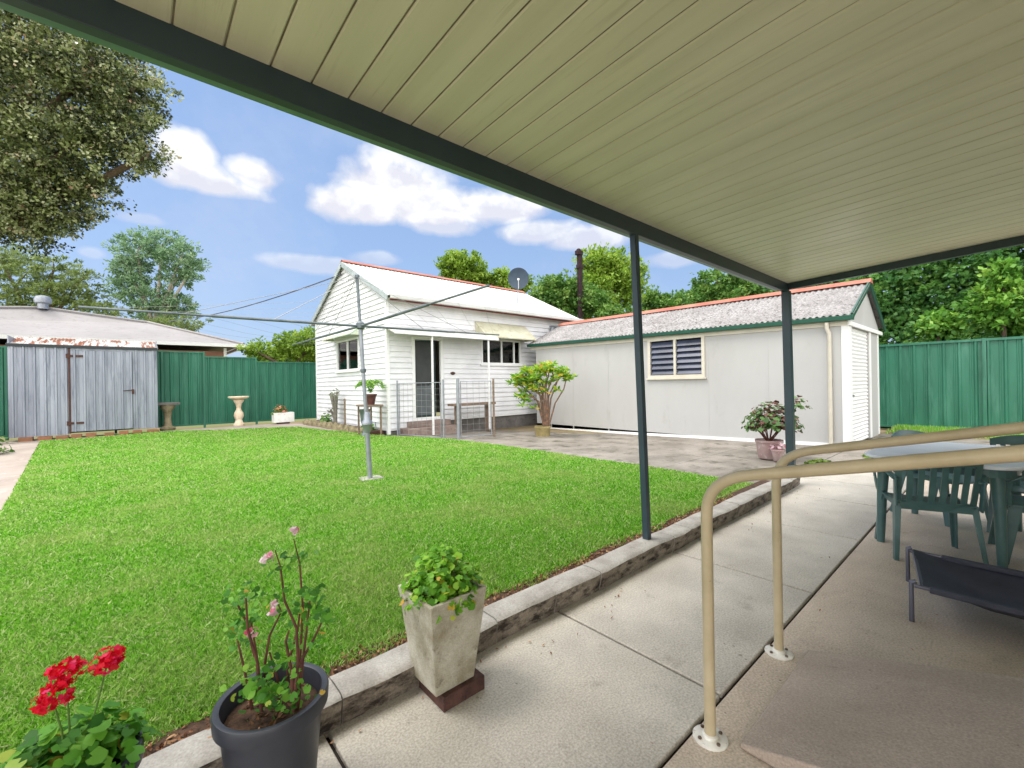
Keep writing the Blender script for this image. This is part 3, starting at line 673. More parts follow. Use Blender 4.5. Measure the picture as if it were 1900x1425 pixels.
# ------------------------------------------------------------------ dog bed
db = thing('dog_bed', 'raised charcoal mesh dog bed on short grey tube legs', 'dog bed', (3.5, 0, 0))
X0, X1, Y1, Y0, ZB = 3.23, 3.86, .41, -.72, .205
fr = MB(); skew = .045
for a, c in (((X0, Y1 - .06, ZB), (X0, Y0, ZB)), ((X1, Y1 + .03, ZB), (X1, Y0, ZB)), ((X0, Y1 - .09, ZB), (X1, Y1 + .01, ZB)), ((X0, Y0, ZB), (X1, Y0, ZB))):
    fr.tube([a, c], .011, 8)
fr.build('frame', M['bed_frame'], db, smooth=True)
for x, y in ((X0 + .01, Y1 - .045), (X1 - .0, Y1 + .04), (X0, Y0 + .02), (X1, Y0 + .02)):
    MB().tube([(x, y, 0), (x, y, ZB + .012), (x + .004, y - .02, ZB + .02)], .0125, 10).build('leg', M['bed_frame'], db, smooth=True)
vs = []; nx, ny = 10, 16
for lay in (0, -.004):
    for j in range(ny + 1):
        for i in range(nx + 1):
            a = i / nx; b_ = j / ny; xx = X0 - .012 + (X1 - X0 + .024) * a; yy = (Y1 - .085 + .10 * a) * (1 - b_) + Y0 * b_
            sag = .085 * (4 * a * (1 - a)) ** .7 * min(1, b_ * 4.5) + .02 * min(1, 4 * b_)
            vs.append((xx, yy, ZB + .012 - sag + lay))
m1 = (nx + 1) * (ny + 1); fs = []
for j in range(ny):
    for i in range(nx):
        a = j * (nx + 1) + i; fs += [(a, a + nx + 1, a + nx + 2, a + 1), (m1 + a, m1 + a + 1, m1 + a + nx + 2, m1 + a + nx + 1)]
cl = MB().add(vs, fs)
cl.build('mesh_cloth', M['bed_mesh'], db, smooth=True)
for x in (X0, X1): MB().box(x - .016, x + .016, Y0 + .05, Y1 - .12, ZB - .018, ZB + .0135).build('cloth_hem', M['bed_mesh'], db, bevel=.006)

# ------------------------------------------------------------------ pots in front
def lobed_leaves(P, nrm, R, k=7, dents=.14, seed=0):
    """round scalloped leaves as 8-gons; P (N,3), nrm (N,3), R (N,)"""
    N = len(P); nrm = unit(nrm); a = unit(np.cross(nrm, RNG.normal(size=(N, 3)))); b_ = np.cross(nrm, a)
    K = 15; out = []; ph = RNG.random(N) * .4
    for i in range(K):
        t = 2 * PI * i / K; lobe = abs(math.cos(2.5 * t)); rr = R * (1 - dents * 1.6 * (1 - lobe)) * (1 if i else .3)
        cup = ((.16 + .20 * lobe) * R * (1 + ph))[:, None] * nrm - (R * .12 * math.cos(2 * t))[:, None] * nrm
        out.append(P + (a * math.cos(t) + b_ * math.sin(t)) * rr[:, None] + cup)
    return np.stack(out, 1)
def bush_leaves(name, c, rx, ry, rz, n, R, m, parent, lo=.3):
    d = unit(RNG.normal(size=(n, 3))); d[:, 2] = np.abs(d[:, 2]) * 1.0 - .15
    q = (lo + (1 - lo) * RNG.random(n) ** .6)[:, None]
    P = np.array(c) + d * q * np.array([rx, ry, rz]); nr = d * .8 + np.array([0, 0, .9]) + RNG.normal(size=(n, 3)) * .45
    return np_mesh(name, lobed_leaves(P, nr, R * (.55 + .75 * RNG.random(n))), 15, RNG.random(n), m, parent), P
def round_pot(t, c, rt, rb, h, z0, m, lip=.022, soil_d=.06, sx=1, sy=1):
    MB().lathe((c[0], c[1], z0), [(rb * .96, 0), (rb, .008), (rt - .008, h - .05), (rt + lip * .35, h - .048), (rt + lip * .45, h - .012), (rt + lip * .3, h - .002), (rt, h), (rt - .010, h - .004),
               (rt - .014, h - .02), (rt - .022, h - soil_d - .03), (.001, h - soil_d - .03)], 48, sx, sy).build('pot', m, t, smooth=True)
    MB().lathe((c[0], c[1], z0), [(.001, h - soil_d - .025), (rt - .021, h - soil_d - .02), (rt - .021, h - soil_d), (rt * .6, h - soil_d + .006), (.001, h - soil_d + .01)][::1], 24, sx, sy).build('soil', M['soil'], t, smooth=True)

def flower_head(name, c, r, n, m, parent, sz=(1, 1, .7), petal=.016):
    d = unit(RNG.normal(size=(n, 3)) + np.array([0, 0, .35]))
    fl_ = np.repeat(unit(RNG.normal(size=(max(1, n // 5), 3)) + np.array([0, 0, .3])), 5, 0)
    if len(fl_) < n: fl_ = np.concatenate([fl_, d[:n - len(fl_)]])
    P = np.array(c) + (fl_[:n] * .85 + d * .36) * r * np.array(sz)
    return np_mesh(name, lobed_leaves(P, d + RNG.normal(size=(n, 3)) * .5, petal * (.7 + .6 * RNG.random(n)), dents=.25), 15, RNG.random(n), m, parent)

# red geranium, bottom left
c = (-.125, 1.665); t = thing('potted_geranium', 'black pot of leafy geranium with three red flower heads, bottom left corner', 'potted plant', (c[0], c[1], 0))
round_pot(t, c, .135, .10, .35, 0.0, M['pot_black'])
_, LP = bush_leaves('foliage', (c[0] - .005, c[1], .33), .175, .165, .165, 560, .0205, LM['geran'], t, .15)
st = MB()
for i in range(46):
    e = LP[i * 3]; st.tube([(c[0] + (e[0] - c[0]) * .2, c[1] + (e[1] - c[1]) * .2, .29), (c[0] + (e[0] - c[0]) * .6, c[1] + (e[1] - c[1]) * .6, .31 + (e[2] - .31) * .5), tuple(e)], [.003, .002, .0015], 5)
heads = [(-.155, 1.595, .585), (-.135, 1.64, .61), (-.055, 1.63, .615)]
for hx, hy, hz in heads: st.tube([(c[0] + (hx - c[0]) * .4, c[1], .32), (hx * .6 + c[0] * .4, (hy + c[1]) / 2, .47), (hx, hy, hz - .01)], [.003, .0025, .002], 6)
st.build('stem', M['stem_green'], t, smooth=True)
for hx, hy, hz in heads: flower_head('flower_head', (hx, hy, hz), .031, 120, LM['red'], t, sz=(1, 1, .85), petal=.0085)

# leggy pink geranium in large black pot
c = (.335, 1.575); t = thing('potted_geranium', 'large black plastic pot with bare leggy brown geranium stems and pale pink flowers', 'potted plant', (c[0], c[1], 0))
round_pot(t, c, .155, .118, .365, 0.0, M['pot_black'], soil_d=.055, lip=.026)
st = MB(); tips = []
def PX(x, y, d_):    # point seen at photo pixel (x, y), d_ metres ahead of the camera
    r_ = ray(x, y); r_ = r_ / r_.dot(Fv); return Vector((0, 0, CAM_H)) + r_ * d_
branches = [[(470, 1330), (455, 1250), (440, 1185)], [(480, 1330), (478, 1240), (455, 1150), (440, 1120)], [(485, 1320), (478, 1230), (460, 1170), (456, 1110)],
            [(500, 1325), (490, 1240), (500, 1180), (522, 1135)], [(490, 1320), (475, 1210), (465, 1150)],
            [(545, 1320), (553, 1225), (550, 1165), (528, 1115), (520, 1050)], [(548, 1320), (558, 1200), (562, 1130), (556, 1045)], [(552, 1318), (565, 1200), (575, 1115)],
            [(550, 1318), (560, 1225), (585, 1180), (600, 1148)], [(530, 1330), (535, 1230), (552, 1170), (556, 1140)], [(545, 1320), (540, 1240), (530, 1190), (536, 1170)], [(520, 1335), (515, 1260), (500, 1210)]]
for i, br in enumerate(branches):
    n_ = len(br); ds = [1.40 + .05 * math.sin(i * 2.3) + .012 * k * math.cos(i * 1.7) for k in range(n_)]
    pts = [PX(x, y, d_) for (x, y), d_ in zip(br, ds)]
    st.tube(pts, [.0052 - .0024 * k / (n_ - 1) for k in range(n_)], 7); tips.append(pts[-1])
for (x, y), (x2, y2) in (((556, 1045), (545, 1000)), ((520, 1050), (510, 1020)), ((522, 1135), (512, 1110))):
    st.tube([PX(x, y, 1.39), PX(x2, y2, 1.385)], [.0022, .0015], 5)
st.build('stem', M['stem_brown'], t, smooth=True)
Pn = []; sizes = []
for q in tips[:-2]:
    for _ in range(16): Pn.append([q[0] + random.gauss(0, .022), q[1] + random.gauss(0, .022), q[2] + random.gauss(.014, .018)]); sizes.append(.0115)
for _ in range(80): Pn.append(list(PX(random.uniform(420, 600), random.uniform(1090, 1200), 1.4 + random.gauss(0, .04)))); sizes.append(.009)
for _ in range(100): Pn.append(list(PX(random.gauss(520, 34), random.gauss(1275, 26), 1.37 + random.gauss(0, .035)))); sizes.append(.0125)
for _ in range(16): Pn.append(list(PX(random.gauss(485, 13), random.gauss(1290, 20), 1.33 + random.gauss(0, .02)))); sizes.append(.019)
Pn = np.array(Pn); np_mesh('foliage', lobed_leaves(Pn, np.array([-.3, -.3, 1.0]) + RNG.normal(size=(len(Pn), 3)) * .6, np.array(sizes) * (.7 + .6 * RNG.random(len(Pn)))), 15, RNG.random(len(Pn)), LM['geran'], t)
for x, y in ((545, 988), (507, 1032), (490, 1040), (513, 1120), (502, 1138), (467, 1172)): flower_head('flower_head', PX(x, y, 1.385), .0105, 9, LM['pink'], t, petal=.011)
lt = np.stack([c[0] + RNG.normal(size=60) * .06, c[1] + RNG.normal(size=60) * .06, .318 + RNG.random(60) * .012], 1)
np_mesh('soil_debris', leaf_faces(lt, .022, .012, up=1.0), 4, RNG.random(60), LM['litter'], t)['kind'] = 'stuff'

# tapered square concrete planter on a brick
t = thing('brick_block', 'dark red brick block under the square concrete planter', 'brick', (1.05, 1.66, 0))
MB().box(.955, 1.168, 1.545, 1.752, 0, .062).build('brick', M['brick'], t, bevel=.004)
bt = t
c = (1.03, 1.665); t = thing('square_planter', 'tapered square weathered concrete planter full of young green geranium leaves', 'planter', (c[0], c[1], .062))
w = MB(); zb, zt = .0625, .462; hb, ht = .098, .142; th_ = .016
def ring(hf, z): return [(c[0] - hf, c[1] - hf, z), (c[0] + hf, c[1] - hf, z), (c[0] + hf, c[1] + hf, z), (c[0] - hf, c[1] + hf, z)]
rings = [ring(hb - .001, zb), ring(ht, zt), ring(ht - th_, zt), ring(ht - th_ - .012, zt - .10)]
vs = [q for r_ in rings for q in r_]; fs = [(3, 2, 1, 0)]
for k in range(3): fs += [(4 * k + i, 4 * k + (i + 1) % 4, 4 * k + 4 + (i + 1) % 4, 4 * k + 4 + i) for i in range(4)]
fs += [(12, 13, 14, 15)]
w.add(vs, fs); w.build('pot', M['pot_conc'], t, bevel=.004)
MB().prism([(c[0] - .12, c[1] - .12), (c[0] + .12, c[1] - .12), (c[0] + .12, c[1] + .12), (c[0] - .12, c[1] + .12)], .38, .42).build('soil', M['soil'], t)
_, LP = bush_leaves('foliage', (c[0] + .01, c[1] + .01, .43), .185, .18, .225, 900, .0165, LM['geran_y'], t, .2)
st = MB()
for i in range(90):
    e = LP[i * 3]; st.tube([(c[0] + (e[0] - c[0]) * .4, c[1] + (e[1] - c[1]) * .4, .42), tuple(e)], [.003, .0015], 5)
st.build('stem', M['stem_brown'], t, smooth=True)

# ------------------------------------------------------------------ rotary clothes hoist
HX, HY = 2.6, 6.1
t = thing('clothes_hoist', 'galvanised rotary clothes hoist standing on the lawn with four arms of line', 'clothes hoist', (HX, HY, 0))
lz = float(lawn_z(HX, HY)); LN = (-.12, .06)   # slight lean
def hp(z): return (HX + LN[0] * z / 2.9, HY + LN[1] * z / 2.9, z)
MB().tube([hp(lz), hp(.80)], .036, 14).build('lower_pole', M['steel'], t, smooth=True)
MB().tube([hp(.80), hp(2.22)], .026, 12).build('upper_pole', M['steel'], t, smooth=True)
MB().tube([hp(2.22), hp(2.93)], .02, 10).build('mast', M['steel_dark'], t, smooth=True)
hh = MB().lathe(hp(.68), [(.036, 0), (.05, .02), (.055, .10), (.075, .12), (.075, .16), (.05, .19), (.045, .26), (.03, .3)], 16)
cr = hh.build('crank_housing', M['steel'], t, smooth=True)
p0 = Vector(hp(.83)); q = Rv * .13
MB().tube([p0, p0 + q, p0 + q + Vector((0, 0, -.09))], .010, 8).build('crank_handle', M['steel'], cr, smooth=True)
MB().lathe(hp(1.55), [(.03, 0), (.04, .01), (.04, .05), (.03, .06)], 12).build('collar', M['steel_dark'], t, smooth=True)
MB().lathe(hp(2.17), [(.03, 0), (.06, .02), (.06, .09), (.03, .12)], 14).build('hub', M['steel_dark'], t, smooth=True)
MB().lathe(hp(2.9), [(.02, 0), (.034, .01), (.034, .05), (.01, .07)], 10).build('cap', M['steel_dark'], t, smooth=True)
hub = Vector(hp(2.22)); top = Vector(hp(2.92)); ends = []
for d2, L_, ez in ((-(Fv + Rv), 2.88, 2.17), (-Fv + Rv, 2.77, 2.33), (Fv - Rv, 2.8, 2.16), (Fv + Rv, 2.75, 2.28)):
    e = hub + d2.normalized() * L_; e.z = ez; ends.append(e); k = hub.lerp(e, .62)
    MB().tube([hub, k], .018, 10).tube([k, e], .013, 8).build('arm', M['steel_dark'], t, smooth=True)
    MB().tube([top, hub.lerp(e, .40) + Vector((0, 0, .0))], .0042, 5).tube([top, hub.lerp(e, .72)], .0034, 5).build('stay', M['wire'], t)
ln = MB(); order = [0, 1, 3, 2]
for fr_ in (.35, .5, .65, .8, .95):
    for i in range(4):
        a = hub.lerp(ends[order[i]], fr_); b_ = hub.lerp(ends[order[(i + 1) % 4]], fr_); mid = (a + b_) / 2 - Vector((0, 0, .05 * fr_))
        ln.tube([a, mid, b_], .0013, 4)
ln.build('clothes_line', M['wire'], t)
MB().prism([(HX - .16, HY - .12), (HX + .15, HY - .14), (HX + .17, HY + .1), (HX - .12, HY + .14)], lz - .03, lz + .022).build('footing', M['kerb'], t)

# ------------------------------------------------------------------ wall builders
def clip_intervals(x0, x1, cuts):
    segs = [(x0, x1)]
    for a, b_ in cuts:
        ns = []
        for s0, s1 in segs:
            if b_ <= s0 or a >= s1: ns.append((s0, s1)); continue
            if a > s0: ns.append((s0, a))
            if b_ < s1: ns.append((b_, s1))
        segs = ns
    return segs
def boards(m, axis, plane, out, z0, z1, xl, xr, openings, pitch=.155, lap=.032):
    """lapped boards on a wall; axis 'x': wall runs along x at y=plane. xl/xr: functions of z. out: +-1 side facing out"""
    zs = [z0]; k = math.floor(z0 / pitch)
    while zs[-1] < z1 - 1e-6:
        k += 1; nz = k * pitch
        if nz > zs[-1] + 1e-6: zs.append(min(nz, z1))
    lev = set(zs)
    for o in openings: lev |= {min(max(o[2], z0), z1), min(max(o[3], z0), z1)}
    zs = sorted(lev)
    for a, b_ in zip(zs[:-1], zs[1:]):
        mid = (a + b_) / 2; kk = math.floor(mid / pitch + 1e-6)
        fa = (a / pitch - kk); fb = (b_ / pitch - kk); oa = lap * (1 - fa); ob = lap * (1 - fb)
        cuts = [(o[0], o[1]) for o in openings if o[2] < mid < o[3]]
        la, lb, ra, rb_ = xl(a), xl(b_), xr(a), xr(b_)
        for s0, s1 in clip_intervals(min(la, lb), max(ra, rb_), cuts):
            sa = max(s0, la) if s0 <= max(la, lb) else s0; sb = max(s0, lb) if s0 <= max(la, lb) else s0
            ea = min(s1, ra) if s1 >= min(ra, rb_) else s1; eb = min(s1, rb_) if s1 >= min(ra, rb_) else s1
            if ea - sa < .002 and eb - sb < .002: continue
            P_ = (lambda x, o_, z: (x, plane + out * o_, z)) if axis == 'x' else (lambda x, o_, z: (plane + out * o_, x, z))
            m.hexa([P_(sa, -.04, a), P_(ea, -.04, a), P_(ea, oa, a), P_(sa, oa, a), P_(sb, -.04, b_), P_(eb, -.04, b_), P_(eb, ob, b_), P_(sb, ob, b_)])

def corrugated(m, o, along, down, length, run, pitch, amp, seg=6, nrm=None, thick=.006):
    """sheet from corner o: ridges run in 'down' direction"""
    al = Vector(along).normalized(); dn = Vector(down).normalized(); nr = al.cross(dn).normalized()
    if nr.z < 0: nr = -nr
    n_ = int(length / pitch * seg); vs = []; o = Vector(o)
    for r_ in (0, run):
        for i in range(n_ + 1):
            s_ = length * i / n_; hgt = amp * math.sin(2 * PI * s_ / pitch)
            vs.append(o + al * s_ + dn * r_ + nr * hgt); 
    for r_ in (0, run):
        for i in range(n_ + 1):
            s_ = length * i / n_; hgt = amp * math.sin(2 * PI * s_ / pitch) - thick
            vs.append(o + al * s_ + dn * r_ + nr * hgt)
    q = n_ + 1; fs = []
    for i in range(n_): fs += [(i, i + 1, q + i + 1, q + i), (2 * q + i + 1, 2 * q + i, 3 * q + i, 3 * q + i + 1), (i + 1, i, 2 * q + i, 2 * q + i + 1), (q + i, q + i + 1, 3 * q + i + 1, 3 * q + i)]
    m.add(vs, fs)

def frame_rect(axis, plane, out, x0, x1, z0, z1, w, d0, d1, m=None):
    """rectangular frame, members butted; depth from d0 to d1 outward of plane"""
    m = m or MB()
    a, b_ = sorted((plane + out * d0, plane + out * d1))
    for (p0, p1, q0, q1) in ((x0, x0 + w, z0, z1), (x1 - w, x1, z0, z1), (x0 + w, x1 - w, z0, z0 + w), (x0 + w, x1 - w, z1 - w, z1)):
        if axis == 'x': m.box(p0, p1, a, b_, q0, q1)
        else: m.box(a, b_, p0, p1, q0, q1)
    return m
def slab(axis, plane, out, x0, x1, z0, z1, d0, d1, m=None):
    m = m or MB(); a, b_ = sorted((plane + out * d0, plane + out * d1))
    return m.box(x0, x1, a, b_, z0, z1) if axis == 'x' else m.box(a, b_, x0, x1, z0, z1)

# ------------------------------------------------------------------ white weatherboard cottage
ct = thing('weatherboard_cottage', 'white weatherboard cottage with gable end and pale corrugated roof', 'cottage', (9.4, 14.4, 0))
GX, FY = 5.4, 11.38; YL = 17.45; XR = 13.3; YM = 14.42; EZ = 3.84; RZ = 5.47
sl_ = (RZ - EZ) / (YM - 11.08)
m = MB()
zr = lambda z: EZ - .05
door = (6.24, 7.1, .33, 2.70); win2 = (8.66, 10.42, 2.02, 2.86)
boards(m, 'x', FY, -1, .10, .33, lambda z: 5.44, lambda z: 7.2, [])
boards(m, 'x', FY, -1, .33, 3.86, lambda z: 5.44, lambda z: XR, [door, win2])
win1 = (13.32, 15.25, 1.87, 2.90)
gl = lambda z: YM - min(3.04, (RZ - .06 - z) / sl_) ; gr_ = lambda z: YM + min(3.04, (RZ - .06 - z) / sl_)
boards(m, 'y', GX, -1, .10, 5.36, gl, gr_, [win1])
m.box(GX + .05, XR, 17.4, YL, .1, 3.8)
m.extr([(FY, .1), (YL, .1), (YL, EZ), (YM, RZ - .15), (FY, EZ)], 'x', XR - .1, XR)
m.build('wall', M['weatherboard'], ct)
t_ = MB().box(GX - .035, GX + .05, FY - .035, FY + .05, .0, 3.84).box(GX - .035, GX + .03, YL - .07, YL + .01, .1, 3.84).box(XR - .06, XR + .03, FY - .035, FY - .0, .3, 3.84)
t_.box(7.2, XR, FY - .03, FY - .0, .27, .328)
build_each(t_, 'corner_trim', M['trim'], ct)
MB().box(7.12, XR - .1, FY + .03, FY + .3, -.25, .268).box(GX + .03, 7.12, FY + .04, FY + .3, -.1, .10).box(GX + .02, GX + .2, FY + .3, YL, -.1, .10).build('footing', M['plinth'], ct)
# roof
r1 = MB(); al = (1, 0, 0); XO = 5.30; RL = XR + .12 - XO
dn1 = Vector((0, -1, -sl_)); run = Vector((0, 3.36, 3.36 * sl_)).length
corrugated(r1, (XO, YM, RZ), al, dn1, RL, run, .15, .012, 4)
corrugated(r1, (XO, YM, RZ), al, (0, 1, -sl_), RL, run, .15, .012, 4)
r1.build('roof', M['roof_white'], ct, smooth=True)
MB().extr([(YM - .17, RZ - .045), (YM, RZ + .045), (YM + .17, RZ - .045), (YM + .17, RZ - .025), (YM, RZ + .068), (YM - .17, RZ - .025)], 'x', XO - .01, XO + RL + .01).build('ridge_cap', M['ridge_red'], ct)
# barge boards and soffit lining of the gable
bb = MB()
for s_ in (-1, 1):
    e = Vector((XO - .02, YM + s_ * 3.34, RZ - 3.34 * sl_ - .085)); a = Vector((XO - .02, YM, RZ - .085)); bb.bar(a, e, .03, .15, (0, 0, 1))
bb.build('barge_board', mat('grey_barge', G(176, 184, 186), G(150, 160, 160), 4, rough=.6), ct)
MB().box(XO + .05, XR + .1, 10.93, 11.05, EZ - .11, EZ - .0).build('gutter', M['roof_white'], ct, bevel=.01)
MB().box(XO + .05, XR + .1, 17.8, 17.92, EZ - .11, EZ - .0).build('gutter', M['roof_white'], ct, bevel=.01)
MB().box(XO + .06, XR + .08, 11.055, 11.085, EZ - .15, EZ - .01).build('fascia', M['fascia_red'], ct)
MB().box(GX, XR, 11.09, FY - .03, EZ - .07, EZ - .04).build('soffit', M['cream_trim'], ct)
# gable window
def window(parent, axis, plane, out, x0, x1, z0, z1, panes, w=.055, sill=True, fm=None):
    fm = fm or M['trim']
    wo = frame_rect(axis, plane, out, x0, x1, z0, z1, w, -.05, .04).build('window', fm, parent)
    k = len(panes); iw = (x1 - x0 - 2 * w); xx = x0 + w
    mull = MB(); have = False
    for i, p_ in enumerate(panes[:-1]):
        xx += iw * p_; slab(axis, plane, out, xx - .02, xx + .02, z0 + w, z1 - w, -.03, .03, mull); have = True
    if have: build_each(mull, 'mullion', fm, wo)
    slab(axis, plane, out, x0 + w, x1 - w, z0 + w, z1 - w, -.022, -.018).build('pane', M['glass'], wo)
    if sill: slab(axis, plane, out, x0 - .05, x1 + .05, z0 - .05, z0 - .002, -.02, .08).build('sill', fm, wo)
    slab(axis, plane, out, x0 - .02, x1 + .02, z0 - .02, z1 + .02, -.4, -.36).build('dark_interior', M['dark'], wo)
    return wo
wo = window(ct, 'y', GX, -1, 13.32, 15.25, 1.87, 2.90, (.5, .5))
slab('y', GX, -1, 14.25, 15.2, 1.9, 2.88, -.16, -.14).build('curtain', M['curtain'], wo)
slab('y', GX, -1, 13.55, 13.9, 2.15, 2.68, -.2, -.18).build('cloth', M['blue_cloth'], wo)
def hood(parent, axis, plane, out, x0, x1, zt, zb, proj, mt, soff=None):
    h = MB(); P_ = (lambda x, o_, z: (x, plane + out * o_, z)) if axis == 'x' else (lambda x, o_, z: (plane + out * o_, x, z))
    h.hexa([P_(x0, .03, zt - .03), P_(x1, .03, zt - .03), P_(x1, proj, zb), P_(x0, proj, zb), P_(x0, .03, zt), P_(x1, .03, zt), P_(x1, proj, zb + .04), P_(x0, proj, zb + .04)])
    for xx in (x0 + .01, x1 - .03):
        h.hexa([P_(xx, .03, zb), P_(xx + .02, .03, zb), P_(xx + .02, proj - .02, zb - .01), P_(xx, proj - .02, zb - .01), P_(xx, .031, zt - .031), P_(xx + .02, .031, zt - .031), P_(xx + .02, proj - .02, zb + .001), P_(xx, proj - .02, zb + .001)])
    return h.build('window_hood', mt, parent)
hood(ct, 'y', GX, -1, 12.98, 15.5, 3.25, 2.93, .42, mat('pale_green_hood', G(190, 212, 196), G(206, 200, 170), 2, rough=.7))
wo = window(ct, 'x', FY, -1, 8.66, 10.42, 2.02, 2.86, (.5, .34, .16))
hood(ct, 'x', FY, -1, 8.42, 10.62, 3.40, 2.84, .62, M['awning_cream'])
# door
dr = frame_rect('x', FY, -1, 6.15, 7.19, .325, 2.79, .085, -.04, .045).build('door', M['trim'], ct)
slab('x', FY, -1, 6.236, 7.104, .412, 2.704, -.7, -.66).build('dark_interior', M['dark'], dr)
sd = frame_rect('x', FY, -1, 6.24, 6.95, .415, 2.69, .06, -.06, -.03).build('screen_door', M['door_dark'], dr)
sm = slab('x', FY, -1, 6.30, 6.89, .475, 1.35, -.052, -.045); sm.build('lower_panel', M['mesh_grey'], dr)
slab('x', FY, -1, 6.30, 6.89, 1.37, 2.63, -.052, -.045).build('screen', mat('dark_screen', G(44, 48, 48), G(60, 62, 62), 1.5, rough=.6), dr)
MB().box(7.45, 7.62, FY - .04, FY - .024, 1.70, 1.74).lathe((7.54, FY - .03, 1.66), [(.02, 0), (.07, .02), (.07, .08), (.02, .1)], 10, 1, .2).build('wall_lamp', M['rust'], ct)
# lights under the eave at the right end
fl = MB().lathe((11.95, FY - .13, 3.30), [(.03, 0), (.09, .02), (.1, .14), (.04, .2)], 12).lathe((12.3, FY - .13, 3.30), [(.03, 0), (.09, .02), (.1, .14), (.04, .2)], 12).box(11.9, 12.36, FY - .13, FY - .02, 3.46, 3.52)
fl.build('floodlight', M['steel'], ct, smooth=True)
# porch awning and its posts
pa = MB().hexa([(5.25, 10.6, 2.74), (8.75, 10.6, 2.80), (8.75, FY - .03, 3.04), (5.25, FY - .03, 3.0), (5.25, 10.6, 2.77), (8.75, 10.6, 2.83), (8.75, FY - .03, 3.07), (5.25, FY - .03, 3.03)])
aw = pa.build('porch_awning', M['roof_white'], ct)
MB().box(5.24, 8.76, 10.57, 10.6, 2.73, 2.815).build('awning_edge', M['trim'], aw)
for x in (6.39, 8.4): MB().box(x - .022, x + .022, 10.62, 10.664, -.04, 2.745).build('porch_post', M['trim'], ct)
st = MB().box(5.72, 7.35, 10.80, 11.35, -.1, .16).box(5.95, 7.25, 11.05, 11.35, .16, .32)
st.build('door_step', mat('stone_step', G(152, 134, 124), G(120, 104, 98), 4, G(96, 84, 78), 9, rough=.9, bump=.5, bscale=20), ct, bevel=.01)
# satellite dish on the roof
t = thing('satellite_dish', 'dark grey satellite dish on a short mast on the cottage roof', 'satellite dish', (11.1, 12.2, 4.4))
dc = Vector((11.13, 12.2, 5.34)); nd = (Vector((0, 0, 1.35 + 1.2)) - dc).normalized(); m = MB(); u_ = nd.orthogonal().normalized(); v_ = nd.cross(u_); vs = []
for lay in (0, .012):
    for i in range(7):
        rr = .40 * i / 6 + (.001 if i == 0 else 0)
        for k in range(24):
            a = 2 * PI * k / 24; vs.append(dc + (u_ * math.cos(a) + v_ * math.sin(a)) * rr + nd * (.10 * (rr / .4) ** 2 - lay))
fs = []
for L_ in (0, 168):
    for i in range(6):
        for k in range(24): fs.append((L_ + i * 24 + k, L_ + i * 24 + (k + 1) % 24, L_ + (i + 1) * 24 + (k + 1) % 24, L_ + (i + 1) * 24 + k))
m.add(vs, fs); m.build('dish', M['dish'], t, smooth=True)
MB().tube([dc - nd * .03, dc - nd * .1 + Vector((0, 0, -.1)), (11.12, 12.28, 4.42)], .02, 8).build('mast', M['steel'], t, smooth=True)
MB().tube([dc - v_ * .0 + Vector((0, 0, -.40)), dc + nd * .34 + Vector((0, 0, -.06))], .013, 6).blob(tuple(dc + nd * .34 + Vector((0, 0, -.05))), .045, 8).build('feed_arm', M['white_paint'], t, smooth=True)

# ------------------------------------------------------------------ garage
ga = thing('fibro_garage', 'cream fibro sheet garage with green gutter and lichen-stained roof', 'garage', (12.1, 6.3, 0))
A, B_ = 2.04, 10.68; WX = 10.5; WR = 13.42; GZ = lambda y: 2.55 + .0158 * (y - 1.95)
base = lambda y: -.0 - .0235 * max(0, y - 2.04)
gw = (4.90, 6.32, 1.50, 2.47)
m = MB()
def wq(y0, y1, z0, z1):
    z0f = z0 if callable(z0) else (lambda y: z0); z1f = z1 if callable(z1) else (lambda y: z1)
    m.hexa([(WX, y0, z0f(y0)), (WX + .1, y0, z0f(y0)), (WX + .1, y1, z0f(y1)), (WX, y1, z0f(y1)), (WX, y0, z1f(y0)), (WX + .1, y0, z1f(y0)), (WX + .1, y1, z1f(y1)), (WX, y1, z1f(y1))])
tp = lambda y: GZ(y) - .06; bs = lambda y: base(y) + .04
wq(A + .1, gw[0], bs, tp); wq(gw[0], gw[1], bs, gw[2]); wq(gw[0], gw[1], gw[3], tp); wq(gw[1], B_, bs, tp)
m.box(WR - .1, WR, A + .1, B_, -.1, 2.5); m.box(WX + .1, WR - .1, B_ - .1, B_, -.2, 2.5)
RGZ = 3.44; RM = 12.1
# gable end wall with the door opening, then the triangle above
m.box(WX, 10.74, A, A + .1, 0, 2.38); m.box(12.4, WR, A, A + .1, 0, 2.38)
m.extr([(WX, 2.38), (WR + .2, 2.38), (WR + .2, 2.46), (RM, RGZ - .06), (WX, 2.52)], 'y', A, A + .1)
m.extr([(WX, 2.4), (WR, 2.4), (RM, RGZ - .1)], 'y', B_ - .11, B_)
m.build('wall', M['fibro'], ga)
MB().box(WX + .0, WX + .09, A + .1, B_, -.27, .0).build('footing', M['plinth'], ga)
ts = MB()
for y in (10.0, 9.04, 7.7, 6.6, 4.78, 3.47):
    ts.hexa([(WX - .005, y - .02, bs(y)), (WX - .0005, y - .02, bs(y)), (WX - .0005, y + .02, bs(y)), (WX - .005, y + .02, bs(y)), (WX - .005, y - .02, tp(y)), (WX - .0005, y - .02, tp(y)), (WX - .0005, y + .02, tp(y)), (WX - .005, y + .02, tp(y))])
build_each(ts, 'cover_strip', M['fibro'], ga)
ct_ = MB().box(WX - .018, WX - .0005, A - .018, A + .10, 0.02, 2.47).box(WX - .0, 10.72, A - .018, A - .001, .02, 2.38).box(12.42, 12.56, A - .018, A - .001, .02, 2.38).box(WR - .09, WR + .018, A - .018, A - .001, .02, 2.38)
ct_.box(WX - .05, WR + .32, A - .05, A - .02, 2.38, 2.46)
build_each(ct_, 'corner_trim', M['trim'], ga)
